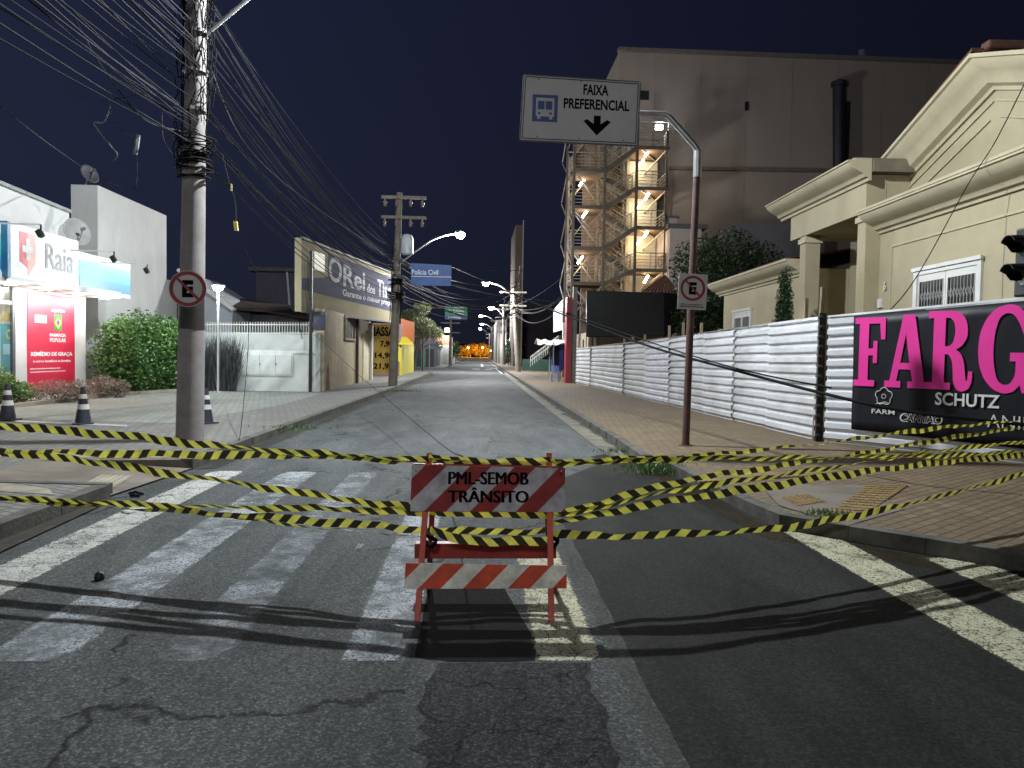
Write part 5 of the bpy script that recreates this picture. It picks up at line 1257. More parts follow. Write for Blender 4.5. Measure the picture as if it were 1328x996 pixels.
m_tube = emit('tube_warm', (1, .85, .6), 30); m_tubew = emit('tube_cool', (.85, .93, 1), 45)
lamps = [(839.5, 198.6, 0), (832, 211, 0), (838.8, 255, 0), (830, 266, 0), (838, 303, 0), (829, 313, 0), (838, 362, 0), (754.5, 237, 0), (758, 278, 0), (752.6, 337, 0)]
for i, (px, py, k) in enumerate(lamps):
    p = P(px, py, 51.4 if i % 2 == 0 else 52.8)
    t = obj('tube_lamp', MB().beam(p - V3((.2, .3, .27)), p + V3((.2, .3, .27)), .10), m_tube, fs)
    light('tube_light', p - V3((0, 0, .35)), (85 if i < 7 else 60), ((1, .86, .62) if i < 4 else warm), .25, t)
p = P(854.7, 165, 51.0)
t = obj('flood_lamp', MB().obox(p, (.22, 0, 0), (0, .1, 0), (0, 0, .14)), m_tubew, fs, label='cold white flood lamp at the top of the stairs')
light('flood_light', p + V3((0, -.3, .0)), 300, (.8, .9, 1), .3, t)
obj('railing', (lambda mb: (railing(mb, (xs[3], YF, zR[0] + .02), (xs[4] + 1.0, YF, zR[0] + .02), 1.6, 4), mb)[1])(MB()), m_st, fs)

# black screen above the hoarding, red pylon, small tiled roof
sc_ = thing('billboard', 'big blank black screen standing just behind the hoarding below the fire stairs', 'billboard', P(820, 440, 38))
a, b, c, d = P(761, 437, 38), P(862, 436, 38), P(862, 379, 38), P(761, 377, 38)
obj('screen', MB().prism([a, b, c, d], (0, .35, 0)), mat('screen_black', (.007, .007, .009), .35), sc_, bevel=.03)
obj('return', MB().prism([b + V3((.02, 0, 0)), P(882, 430, 40.5), P(882, 382, 40.5), c + V3((.02, 0, 0))], (0, .2, 0)), mat('screen_side', (.03, .028, .026), .7), sc_)
for px in (775, 820, 860): p = P(px, 437, 38.2); obj('post', MB().beam((p.x, p.y, .1), p, .14), m_blackp, sc_)
bh = P(763, 437, 41); b2_ = P(872, 434, 41)
bb = thing('shed', 'low beige shed under the black screen with small tiled roof behind', 'shed', (bh.x, 41, .1))
obj('wall', MB().box(bh.x, b2_.x, 41, 46, .1, bh.z + .25), mat('shed_render', (.30, .25, .18), .9, var=.2), bb)
rp = [P(836, 372, 43), P(880, 385, 43), P(880, 372, 46), P(866, 358, 46)]
m_ptile = bricks('pan_tile', (.17, .09, .07), (.09, .05, .04), (.02, .015, .01), .3, .18)
mb = MB(); A_, B_, C_ = P(832, 380, 42.5), P(884, 384, 42.5), P(862, 358, 44.5)
mb.prism([A_, B_, C_ ], (0, 1.5, -.4))
for k in range(12):
    t = k / 11; e = A_.lerp(B_, t); mb.beam(e + V3((0, -.03, .04)), e.lerp(C_, .97) + V3((0, -.03, .04)), .09, .07)
obj('tiled_roof', mb, m_tile, bb)
pw_ = P(756, 380, 40.2)
obj('corner_post', MB().box(P(751.5, 0, 40).x, P(757, 0, 40).x, 40, 40.3, .1, P(750, 372, 40).z), mat('post_grey', (.22, .2, .17), .8), bb)
py_ = thing('shop_pylon', 'tall narrow red shop panel at the far end of the hoarding', 'sign', (P(746, 0, 39.9).x, 39.9, .13))
obj('panel', MB().box(P(742.8, 0, 40).x, P(749.8, 0, 40).x, 39.8, 40.6, .13, P(746, 386, 40).z), mat('pylon_red', (.26, .02, .035), .5, var=.15), py_)
m_scr = mat('script_white', (.5, .42, .42), .5)

sg = thing('shop_sign', 'white box sign with red S logo hung over the pavement near the stairs', 'sign', P(738, 430, 41))
a, b, c, d, r1, u1, n1 = frame4([(730, 440), (747, 441), (747, 419), (730, 418)], 41.5)
obj('panel', MB().prism([a, b, c, d], -n1 * .25), m_wht, sg)
text('S', 1, a.lerp(c, .5) - r1 * .12, r1, u1, m_sred, sg, width=.26, height=.36, bold=.06)
obj('logo_stroke', MB().beam(a.lerp(c, .5) + n1*.01 + u1 * .06, a.lerp(c, .5) + r1 * .3 + n1*.01 + u1 * .06, .04, .01, up=n1), m_sred, sg)
aw = thing('shop_awning', 'sloping white awning edge above the far stall', 'awning', P(730, 410, 43))
obj('cover', MB().prism([P(718, 431, 44), P(729, 428, 43.5), P(730, 388, 43.5), P(718, 402, 44)], (.0, .15, 0)), m_wht, aw)
# stall
sx0, sx1 = P(704, 0, 42).x, P(742, 0, 42).x; zs = P(722, 444, 42).z
stl = thing('market_stall', 'small street stall under a crumpled white canopy at the far end of the hoarding', 'stall', ((sx0 + sx1) / 2, 42, .13))
mb = MB(); rr_ = random.Random(8); nx = 10
for i in range(nx + 1):
    x = sx0 + (sx1 - sx0) * i / nx
    for y, dz in ((41.0, -.12), (41.8, .12), (42.6, .1), (43.4, -.1)): mb.v.append(V3((x, y, zs + dz + rr_.uniform(-.06, .08))))
for i in range(nx):
    for j in range(3): a_ = i*4 + j; mb.f.append((a_, a_+4, a_+5, a_+1))
o = obj('canopy', mb, m_wht, stl); o.modifiers.new('thick', 'SOLIDIFY').thickness = .03
for x, y in ((sx0 + .85, 41.1), (sx1 - .1, 41.1), (sx0 + .85, 43.3), (sx1 - .1, 43.3)): obj('post', MB().beam((x, y, .13), (x, y, zs), .045), m_steel, stl)
for k, (px, w_, col) in enumerate(((726, .2, (.03, .05, .16)), (731, .22, (.015, .015, .03)), (737, .25, (.05, .09, .3)), (741, .15, (.02, .02, .03)))):
    x = P(px, 0, 42.2).x; mb = MB()
    for i in range(8):
        xx = x - w_/2 + w_ * i / 7; mb.v += [V3((xx, 42.2 + .04 * math.sin(i * 1.9), zs - .1)), V3((xx + .01, 42.2 + .06 * math.sin(i * 1.7 + 1), .75 + .12 * (k % 2)))]
        if i: q = 2 * i; mb.f.append((q-2, q, q+1, q-1))
    o = solo('garment', mb, mat('cloth_%d' % k, col, .9, var=.3), ['navy', 'black', 'bright blue', 'charcoal'][k] + ' garment hanging under the stall canopy', 'clothing', 'garments on the stall'); o.modifiers.new('thick', 'SOLIDIFY').thickness = .02
ch = P(730, 0, 41.3).x
chair = thing('plastic_chair', 'pale blue plastic chair in front of the far stall', 'chair', (ch, 41.3, .13)); m_pb = mat('chair_blue', (.16, .24, .5), .4)
for dx, dy in ((-.2, -.2), (.2, -.2), (-.2, .2), (.2, .2)): obj('leg', MB().beam((ch + dx, 41.3 + dy, .13), (ch + dx * .85, 41.3 + dy * .85, .57), .04), m_pb, chair)
obj('seat', MB().box(ch - .22, ch + .22, 41.08, 41.52, .57, .6), m_pb, chair, bevel=.01)
obj('backrest', MB().box(ch - .21, ch + .21, 41.48, 41.52, .62, 1.0), m_pb, chair, bevel=.01)
# green covered ramp far right
g0 = G(690, 478, .13)
gr = thing('covered_ramp', 'dark green low wall with sloping covered ramp on the far right pavement', 'ramp', g0); Yr = 68.0
x0, x1 = P(686, 0, Yr).x, P(738, 0, Yr).x
m_dg = mat('dark_green', (.012, .04, .03), .6, var=.3)
obj('low_wall', MB().box(x0, x1, Yr, Yr + .25, .1, P(700, 466, Yr).z), m_dg, gr)
mb = MB()
lo, hi = P(688, 468, Yr), P(724, 441, Yr)
for dz in (0, .35): mb.beam(lo + V3((0, 0, dz)), hi + V3((0, 0, dz)), .1); mb.beam(lo + V3((1.0, 3, dz)), hi + V3((1.0, 3, dz)), .1)
for k in range(14):
    q_ = lo.lerp(hi, k / 13); mb.beam(q_ + V3((0, 0, -.5)), q_ + V3((0, 0, .35)), .06)
mb.prism([lo + V3((0, 0, .36)), hi + V3((0, 0, .36)), hi + V3((1, 3, .36)), lo + V3((1, 3, .36))], (0, 0, .06))
obj('sloping_rails', mb, mat('rail_pale', (.28, .28, .26), .6), gr)

# ================================================================== PHARMACY (left)
m_sw = mat('shop_white', (.62, .61, .60), .8, var=.08, scale=.6, dirt=(.45, .44, .43), dirt_amt=.5)
m_swt = mat('tower_white', (.55, .54, .52), .85, var=.12, scale=.5, dirt=(.34, .32, .30), dirt_amt=.6, stretch=(1, 1, .4))
st = thing('pharmacy', 'white corner pharmacy with glowing sign band, lit soffit and red window poster', 'shop', (-11.6, 18, .13))
zt0 = SX(0, 236, -11.5).z; zt1 = SX(104, 281, -11.5).z
mb = MB().prism([(-11.5, 8, 3.3), (-11.5, 22.4, 3.3), (-11.5, 22.4, zt1), (-11.5, 8, zt0 + .3)], (-11, 0, 0))
obj('upper_wall', mb, m_sw, st)
obj('wall', MB().box(-22, -11.8, 20.35, 23.9, .1, 3.08).box(-22, -11.8, 8, 11.9, .1, 3.08).box(-22, -15.2, 11.91, 20.34, .1, 3.08), m_sw, st)
obj('parapet_cap', MB().beam((-11.55, 8, zt0 + .34), (-11.55, 22.42, zt1 + .04), .25, .08), mat('cap_grey', (.3, .3, .3), .8), st)
obj('soffit', MB().box(-15.1, -10.98, 8, 24.4, 3.09, 3.28), m_sw, st)
obj('floor', MB().box(-15.1, -11.85, 11.95, 20.3, .12, .2), mat('shop_floor', (.5, .45, .36), .4), st)
obj('interior_wall', MB().box(-15.18, -15.05, 12, 20.3, .2, 3.07), mat('shop_inner', (.55, .47, .33), .8), st)
for z in (.6, 1.0, 1.4, 1.8): obj('shelf', MB().box(-15.0, -14.5, 12.2, 20, z, z + .04), m_wht, st)
# shop window
for y in (12, 16.1, 20.22): obj('mullion', MB().box(-11.86, -11.79, y, y + .1, .2, 3.08), mat('mullion', (.12, .12, .13), .4, .5), st)
gl, nt_, b_ = newmat('window_glass'); tr1 = nd(nt_, 'ShaderNodeBsdfTransparent'); tr1.inputs[0].default_value = (.92, .95, .95, 1); gs = nd(nt_, 'ShaderNodeBsdfGlossy'); gs.inputs['Roughness'].default_value = .03
mxs = nd(nt_, 'ShaderNodeMixShader'); mxs.inputs[0].default_value = .12; nt_.links.new(tr1.outputs[0], mxs.inputs[1]); nt_.links.new(gs.outputs[0], mxs.inputs[2]); nt_.links.new(mxs.outputs[0], nt_.nodes['Material Output'].inputs['Surface'])
for y0, y1 in ((12.1, 16.1), (16.2, 20.22)): obj('pane', MB().box(-11.83, -11.82, y0, y1, .2, 3.07), gl, st)
obj('door_header', MB().box(-11.85, -11.8, 12.1, 20.2, 2.62, 2.72), MATS['mullion'], st)
obj('light_panel', MB().box(-14.6, -12.4, 13, 19.8, 3.05, 3.085), emit('shop_ceiling', (1, .9, .72), 2), st)
# posters inside the window: plain flat boards
def wposter(px0, py0, px1, py1, X, m, label, nm='window_poster'):
    a = SX(px0, py0, X); b = SX(px1, py1, X); t = thing(nm, label, 'poster', (X, a.y, b.z)); obj('sheet', MB().box(X - .008, X, a.y, b.y, b.z, a.z), m, t); return t, a, b
m_teal = mat('poster_teal', (.03, .26, .33), .4)
t, a, b = wposter(1, 420, 22, 482, -11.87, m_teal, 'teal poster with yellow drawing behind the pharmacy window glass')
obj('drawing', MB().disc((-11.868, (a.y + b.y)/2, a.z - .25), (1, 0, 0), .13, .004, 16, .07), mat('poster_yellow', (.6, .5, .05), .5), t)
obj('panel', MB().box(-11.868, -11.864, a.y + .08, b.y - .08, b.z + .45, a.z - .5), mat('poster_pale', (.35, .55, .6), .5), t)
t, a, b = wposter(2, 404, 18, 417, -11.87, mat('poster_ochre', (.4, .27, .08), .5), 'ochre strip above the teal poster in the pharmacy window')
# red poster on the wall
X = -11.78; y0, y1 = SX(36, 450, X).y, SX(97, 450, X).y; z1_, z0_ = SX(66, 382, X).z, .32
m_rp = mat('poster_red', (.60, .022, .06), .4, var=.05); m_pt = mat('poster_print', (.75, .72, .72), .5)
rp_ = thing('wall_poster', 'tall red poster with Brazilian flag and REMÉDIO DE GRAÇA on the pharmacy front', 'poster', (X, (y0+y1)/2, z0_))
obj('sheet', MB().box(X - .02, X, y0, y1, z0_, z1_), m_rp, rp_)
yc = (y0 + y1) / 2; Wp = y1 - y0; Rr, Uu = (0, 1, 0), (0, 0, 1)
def pz(py): return SX(70, py, X).z
def pt(s, py, w_, h, fx=.5, bold=.02): text(s, 1, (X, y0 + Wp * fx, pz(py)), Rr, Uu, m_pt, rp_, width=w_ * Wp, height=h, bold=bold)
pt('AQUI TEM', 403, .3, .09, .62); pt('FARMÁCIA', 434, .35, .11, .62, .03); pt('POPULAR', 441, .35, .11, .62, .03)
pt('REMÉDIO DE GRAÇA', 459, .88, .16, .5, .04); pt('e outros benefícios na farmácia', 468, .8, .07, .5); 
obj('print_line', MB().box(X, X + .003, y0 + .1, y1 - .8, pz(478), pz(477)).box(X, X + .003, y0 + .1, y1 - .5, pz(482), pz(481)), m_pt, rp_)
yf = y0 + Wp * .62; zf = pz(418)
fl = obj('flag', MB().box(X, X + .003, yf - .19, yf + .19, zf - .22, zf + .22), mat('flag_green', (.02, .25, .05), .5), rp_)
obj('flag_rhombus', MB().prism([(X + .0032, yf - .16, zf), (X + .0032, yf, zf - .18), (X + .0032, yf + .16, zf), (X + .0032, yf, zf + .18)], (.003, 0, 0)), mat('flag_yellow', (.7, .6, .03), .5), fl)
obj('flag_disc', MB().disc((X + .0064, yf, zf), (1, 0, 0), .08, .003, 20), mat('flag_blue', (.02, .05, .3), .5), fl)
obj('white_box', MB().box(X, X + .003, y0 + Wp * .14, y0 + Wp * .38, pz(420), pz(410)), m_pt, rp_)
# sign boxes
def sbox(name, label, px0, px1, zb_, zt_, X, m, parent=None, th=.35):
    ya, yb = SX(px0, 330, X).y, SX(px1, 330, X).y
    t = thing(name, label, 'shop sign', (X, ya, zb_)); obj('box', MB().box(X - th, X, ya, yb, zb_, zt_), m, t, bevel=.01); return t, ya, yb
m_lb, nt_, b_ = newmat('sign_backlit_white')
b_.inputs['Base Color'].default_value = (.5, .5, .49, 1); b_.inputs['Emission Color'].default_value = (1, .98, .95, 1)
n_ = nd(nt_, 'ShaderNodeTexNoise'); n_.inputs['Scale'].default_value = .8; mr_ = nd(nt_, 'ShaderNodeMapRange'); mr_.inputs[3].default_value = .12; mr_.inputs[4].default_value = .26
tcx = nd(nt_, 'ShaderNodeTexCoord'); nt_.links.new(tcx.outputs['Object'], n_.inputs[0]); nt_.links.new(n_.outputs[0], mr_.inputs[0]); nt_.links.new(mr_.outputs[0], b_.inputs['Emission Strength'])
t, ya, yb = sbox('shop_sign', 'white backlit sign box with red cross mark and grey word Raia', 14, 102, 3.18, 4.46, -10.85, m_lb)
obj('side_strip', MB().box(-11.2, -10.85, ya - .12, ya - .002, 3.18, 4.46), mat('strip_blue', (.03, .14, .25), .4), t)
obj('under_trim', MB().box(-11.2, -10.86, ya, yb, 3.10, 3.178), m_wht, t)
# cross mark: red speech shape with white cross
yw = yb - ya; cy_ = ya + yw * .22; cz_ = 3.88
m_rr = mat('logo_red', (.55, .03, .05), .4); m_ro = mat('logo_coral', (.75, .22, .16), .4)
lg = obj('logo', MB().prism([(-10.849, cy_ - .33, cz_ - .28), (-10.849, cy_, cz_ - .42), (-10.849, cy_, cz_ + .42), (-10.849, cy_ - .33, cz_ + .42)], (.006, 0, 0)), m_rr, t)
obj('logo_side', MB().prism([(-10.849, cy_ + .001, cz_ - .62), (-10.849, cy_ + .33, cz_ - .28), (-10.849, cy_ + .33, cz_ + .42), (-10.849, cy_ + .001, cz_ + .42)], (.005, 0, 0)), m_ro, lg)
cxp = [(-.08,-.26),(.08,-.26),(.08,-.08),(.24,-.08),(.24,.08),(.08,.08),(.08,.26),(-.08,.26),(-.08,.08),(-.24,.08),(-.24,-.08),(-.08,-.08)]
obj('logo_cross', MB().prism([(-10.842, cy_ + x, cz_ + .03 + z) for x, z in cxp], (.005, 0, 0)), m_wht, lg)
text('Raia', 1, (-10.85, ya + yw * .69, cz_ - .02), Rr, Uu, mat('logo_grey', (.05, .055, .075), .4), t, width=yw * .44, height=.64, fat=.012, th=.006)
m_tb, nt_, b_ = newmat('sign_teal'); tcx = nd(nt_, 'ShaderNodeTexCoord'); spz = nd(nt_, 'ShaderNodeSeparateXYZ'); nt_.links.new(tcx.outputs['Generated'], spz.inputs[0])
rmp = nd(nt_, 'ShaderNodeValToRGB'); nt_.links.new(spz.outputs[2], rmp.inputs[0]); rmp.color_ramp.interpolation = 'LINEAR'
ee = rmp.color_ramp.elements; ee[0].position = 0; ee[0].color = (.7, .75, .75, 1); ee[1].position = 1; ee[1].color = (.8, .85, .85, 1)
for p_, c_ in ((.10, (.7, .75, .75, 1)), (.115, (.04, .22, .5, 1)), (.38, (.05, .30, .62, 1)), (.40, (.06, .42, .5, 1)), (.62, (.12, .55, .55, 1)), (.80, (.25, .68, .66, 1)), (.83, (.8, .85, .85, 1))):
    k_ = ee.new(p_); k_.color = c_
gm_ = nd(nt_, 'ShaderNodeVectorMath', operation='SCALE'); gm_.inputs['Scale'].default_value = .55; nt_.links.new(rmp.outputs[0], gm_.inputs[0]); nt_.links.new(gm_.outputs[0], b_.inputs['Base Color']); nt_.links.new(rmp.outputs[0], b_.inputs['Emission Color']); b_.inputs['Emission Strength'].default_value = .3
sbox('shop_sign', 'teal and blue striped light band right of the white sign box', 102.6, 169, 3.12, 4.22, -11.0, m_tb)
sbox('shop_sign', 'teal light band at the very left edge of the photo beside the white sign box', -120, 8.5, 3.2, 4.4, -11.0, m_tb)
dl = emit('downlight', (1, .92, .82), 60)
for i, px in enumerate((-30, 14, 60, 102, 136)):
    p = SX(px, 385, -11.25); t = obj('downlight', MB().lathe((-11.25, p.y, 3.05), [(.13, 0), (.16, .035)], 16), dl, st); light('spot_light', (-11.2, p.y, 2.9), 27, (1, .93, .85), .1, t)
light('shop_light', (-13.2, 17, 2.8), 90, (1, .86, .65), .4, st)
for px, py, Y, xs_, lb in ((53, 291, 17.5, -11.5, 'small black floodlight on a thin white arm above the white sign box'), (148, 326, 21.0, -10.75, 'small black floodlight on a thin arm above the start of the teal band'), (191, 342, 23.2, -11.0, 'small black floodlight on the arm farthest right, beyond the teal band')):
    p = P(px, py, Y); t = thing('floodlight', lb, 'floodlight', (xs_, Y, p.z)); obj('arm', MB().beam((xs_, Y, p.z), p, .035), m_wht, t)
    obj('head', MB().obox(p + V3((-.02, 0, -.2)), (.045, 0, .03), (0, .07, 0), (-.04, 0, .07)), m_blackp, t, bevel=.01)
    obj('bracket', MB().beam(p, p - V3((0, 0, .14)), .03), m_blackp, t)
# tower and dishes
zt_ = P(127, 240, 26.5).z
tw = thing('white_tower', 'tall plain white block rising behind the pharmacy and the hedge', 'building', (-13.4, 29, .13))
xa, xb, xc = P(92, 300, 26.5).x, P(127, 300, 26.5).x, P(216, 300, 26.5).x
ye = 26.5 * xb / P(216, 300, 26.5).x
obj('wall', MB().prism([(xa, 26.5, .1), (xb, 26.5, .1), (xb, ye, .1), (xa, ye, .1)], (0, 0, zt_ - .1)), m_swt, tw, bevel=.01)
obj('wall', MB().box(xa, xb - .05, ye + .005, ye + 4.5, .1, 4.4), m_swt, tw)
solo('wall_lamp', MB().obox(P(129, 302, 27.0), (.1, 0, 0), (0, .1, 0), (0, 0, .06)), m_blackp, 'tiny dark fitting on the side of the white tower', 'lamp')
def dish(c, nrm, r_, label, parent_mat):
    c = V3(c); nrm = V3(nrm).normalized(); t = thing('satellite_dish', label, 'satellite dish', c)
    u_ = V3((0, 0, 1)) if abs(nrm.z) < .9 else V3((1, 0, 0)); a = nrm.cross(u_).normalized(); b = nrm.cross(a); mb = MB(); N = 24; rings = 6
    for i in range(rings + 1):
        q = i / rings
        for j in range(N): an_ = 2 * math.pi * j / N; mb.v.append(c + (a*math.cos(an_) + b*math.sin(an_)) * r_ * max(q, .02) + nrm * (q*q * r_ * .28))
    for i in range(rings):
        for j in range(N): k = (j+1) % N; mb.f.append((i*N+j, i*N+k, (i+1)*N+k, (i+1)*N+j))
    o = obj('reflector', mb, parent_mat, t, smooth=True); o.modifiers.new('thick', 'SOLIDIFY').thickness = .015
    f = c + nrm * r_ * .9
    obj('feed', MB().beam(c - V3((0, 0, r_ * .9)) + nrm * .1, f, .025).obox(f, nrm * .07, a * .035, b * .035), m_steel, t)
    obj('mount', MB().beam(c, c - nrm * .2 - V3((0, 0, r_ * 1.05)), .05), m_steel, t)
dish(P(114, 227, 26.9), (.75, -.35, .35), .34, 'small grey satellite dish on top of the white tower', mat('dish_grey', (.16, .16, .17), .5, .3))
dish(P(97, 302, 22.0), (.9, -.5, .25), .40, 'pale round dish standing above the pharmacy sign against the white tower', mat('dish_pale', (.42, .42, .42), .6))
# hedge, shrubs, grass
def bush(name, label, cat, blobs, n, size, lm, seed=1, base=None, stems=0):
    r_ = random.Random(seed); c0 = V3(blobs[0][0]); t = thing(name, label, cat, (c0.x, c0.y, .13)); mb = MB(); leaves(mb, blobs, n, size, r_); obj('foliage', mb, lm, t)
    mb = MB()
    for k in range(max(stems, 4)):
        c_, rr = blobs[k % len(blobs)]; c_ = V3(c_); mb.tube([(c_.x + r_.uniform(-.2, .2), c_.y, .12), (c_.x, c_.y, c_.z * .6), (c_.x + r_.uniform(-.3, .3), c_.y, c_.z)], [.035, .025, .01], 5)
    obj('stem', mb, m_bark, t); return t
hb = []
rh = random.Random(12)
for i in range(7):
    Yb = 24.1 + i * .55
    x = -11.0 + i * .12
    hb.append(((x, Yb, 1.3 + rh.uniform(-.1, .1)), (.80, .75, 1.2))); hb.append(((x + rh.uniform(-.3, .3), Yb + .3, 2.0 + rh.uniform(-.15, .15)), (.6, .6, .6)))
for i in range(16):
    c_ = hb[i % len(hb)][0]; hb.append(((c_[0] + rh.uniform(-.5, .6), c_[1] + rh.uniform(-.5, .5), rh.uniform(.7, 2.55)), (rh.uniform(.25, .45),) * 3))
bush('hedge', 'big rounded green hedge beside the pharmacy wall', 'hedge', hb, 24000, .055, lm_hedge, 3)
lm_pur = leafmat('leaf_purple', (.16, .11, .09), (.30, .24, .19)); lm_gr2 = leafmat('leaf_fresh', (.06, .14, .03), (.18, .28, .08))
g = G(72, 522, .13); bush('shrub', 'dry purplish low shrub below the red poster', 'shrub', [((g.x, g.y, .42), (.62, .45, .34)), ((g.x - .5, g.y - .4, .38), (.4, .4, .3)), ((g.x + .4, g.y + .3, .42), (.4, .4, .32))], 2600, .035, lm_pur, 5)
g = G(131, 516, .13); bush('shrub', 'dry purplish low shrub between the poster wall and the hedge', 'shrub', [((g.x, g.y, .45), (.45, .4, .36)), ((g.x + .35, g.y + .3, .4), (.35, .3, .3))], 1700, .035, lm_pur, 6)
g = G(8, 525, .13); bush('shrub', 'bright green leafy plant at the left edge below the shop window', 'shrub', [((g.x - .2, g.y, .6), (.45, .4, .5)), ((g.x + .2, g.y + .2, .45), (.35, .3, .3))], 1500, .05, lm_gr2, 7)
# planter bed edge
solo('planter_kerb', MB().beam((-10.9, 15.5, .17), (-10.75, 24, .17), .12, .12).beam((-10.75, 24, .17), (-9.6, 27.4, .17), .12, .12), mat('bed_kerb', (.3, .26, .2), .85), 'low pale kerb of the planting bed along the pharmacy and hedge', 'kerb')
struct('planting_bed', sheet([(-11.78, 15.5), (-10.95, 15.5), (-10.8, 24), (-9.65, 27.4), (-12.5, 27.4), (-11.78, 24)], .142), mat('bed_soil', (.10, .075, .05), .95, var=.4, scale=5))
# tall dark grass
mb = MB(); rg = random.Random(4)
for k in range(1500):
    px = rg.choice((rg.uniform(262, 284), rg.uniform(284, 306))); p = P(px, 480, 27.4 + rg.uniform(-.4, .4)); p.z = .13; h = rg.uniform(.9, 2.1); lean_ = V3((rg.gauss(0, .16), rg.gauss(0, .1), 1))
    s_ = V3((rg.uniform(-1, 1), rg.uniform(-1, 1), 0)).normalized() * .012; q = p + lean_ * h
    mb.poly([p - s_, p + s_, p + lean_ * h * .6 + s_, q, p + lean_ * h * .6 - s_])
tg = thing('tall_grass', 'dense clump of tall dark reed-like grass behind the lamp post left of the white wall', 'plant', (P(284, 480, 27.4).x, 27.4, .13))
obj('blade', mb, leafmat('reed', (.03, .035, .04), (.09, .09, .09)), tg)['kind'] = 'stuff'
# lot lamp
lq = P(283, 372, 25.6)
ll = thing('lamp_post', 'slim white lamp post with blazing LED head in the parking lot on the left', 'street lamp', (lq.x, 25.6, .13))
obj('post', MB().tube([(lq.x, 25.6, .13), (lq.x, 25.6, lq.z - .05)], .035, 10), m_wht, ll, smooth=True)
obj('lamp_head', MB().obox(lq + V3((0, 0, .05)), (.18, 0, 0), (0, .14, 0), (0, 0, .03)), m_grey, ll, bevel=.01)
obj('lamp_glass', MB().lathe(lq + V3((0, 0, -.12)), [(.06, 0), (.14, .04), (.17, .10), (.15, .135)], 16), emit('led_lot', (.85, .95, 1), 160), ll, smooth=True)
light('led_light', lq + V3((0, -.05, -.22)), 650, (.84, .96, 1.0), .1, ll)

# ================================================================== LEFT MIDDLE
m_ww = mat('boundary_white', (.46, .48, .46), .85, var=.12, scale=.8, dirt=(.3, .3, .28), dirt_amt=.6)
YW = 27.6
def bx(px0, px1, py0, py1, Y, m, name, parent, dy=.3, z0=None, **kw):
    a, b = P(px0, py1, Y), P(px1, py0, Y); return obj(name, MB().box(a.x, b.x, Y, Y + dy, a.z if z0 is None else z0, b.z), m, parent, **kw)
bw = thing('boundary_wall', 'low white boundary wall with a meter cabinet panel beside the tall reeds', 'wall', (P(350, 0, YW).x, YW, .13))
bx(304, 402, 457, 510, YW, m_ww, 'base', bw, 1.2, .1)
bx(262, 404, 434, 510, YW + 1.3, m_ww, 'wall', bw, .2, .1)
bx(404.5, 415, 432, 508, YW + .1, m_ww, 'pier', bw, .4, .1)
bx(304, 402, 455, 457, YW - .04, m_wht, 'cap', bw, 1.2)
fr_ = bx(314, 380, 458.5, 487, YW - .035, m_wht, 'cabinet', bw, .03)
for px0, px1 in ((316, 336.5), (337.5, 357), (358, 378)): bx(px0, px1, 460.5, 485.5, YW - .06, m_ww, 'cabinet_door', fr_, .022)
for px in (337, 358): p = P(px, 473, YW - .07); obj('door_knob', MB().lathe(p, [(.02, 0), (.02, .04)], 8), m_blackp, fr_)
rl = thing('railing', 'pale picket railing on top of the low white boundary wall', 'railing', (P(340, 0, YW + 1.4).x, YW + 1.4, P(340, 434, YW + 1.4).z)); mb = MB()
for k in range(44):
    px = 262 + (411 - 262) * k / 43; a = P(px, 435, YW + 1.4); b = P(px, 417.5, YW + 1.4); mb.beam(a, b, .022)
o_ = obj('picket', mb, m_wht, rl); mb = MB()
for py in (421, 432): mb.beam(P(262, py, YW + 1.38), P(411, py, YW + 1.38), .04)
obj('rail', mb, m_wht, rl)
gh = thing('house', 'grey white gabled house wall behind the railing, lit by the lot lamp', 'house', (P(285, 0, 33).x, 33, .1))
a, b, c, d, e_ = P(232, 470, 33), P(301, 470, 33), P(301, 402, 33), P(285, 385, 33), P(232, 352, 33)
a.z = b.z = .1
obj('wall', MB().prism([a, b, c, d, e_], (0, 5, 0)), mat('house_grey', (.34, .35, .38), .9, var=.15, scale=.7), gh)
obj('roof_edge', MB().beam(P(232, 350, 32.9), P(304, 402, 32.9), .4, .12), m_wht, gh)
obj('roof', MB().prism([P(301, 402, 33.2), P(345, 405, 34), P(380, 412, 34), P(410, 415, 33.6), P(398, 402, 37), P(350, 395, 38), P(310, 390, 37)], (0, 0, .12)), mat('roof_old', (.035, .022, .018), .95, var=.4, scale=3), gh)
dh = thing('house', 'dark shuttered house in the shadow behind the railing, left of the billboard', 'house', (P(350, 0, 37).x, 37, .1))
a, b = P(332, 352, 38), P(388, 352, 38)
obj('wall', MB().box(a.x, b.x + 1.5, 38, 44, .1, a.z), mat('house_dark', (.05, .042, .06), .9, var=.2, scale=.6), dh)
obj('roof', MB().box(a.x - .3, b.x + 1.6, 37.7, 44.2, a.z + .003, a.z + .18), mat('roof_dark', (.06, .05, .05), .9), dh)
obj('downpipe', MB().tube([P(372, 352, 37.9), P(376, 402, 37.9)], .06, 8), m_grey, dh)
sx_ = thing('small_house', 'low building piece with flat canopy between the railing and billboard', 'house', (P(350, 0, 36).x, 36, .1))
obj('wall', MB().box(P(301, 0, 36).x, P(412, 0, 36).x, 36, 37.5, .1, P(350, 408, 36).z), mat('house_mid', (.12, .12, .14), .9, var=.2), sx_)
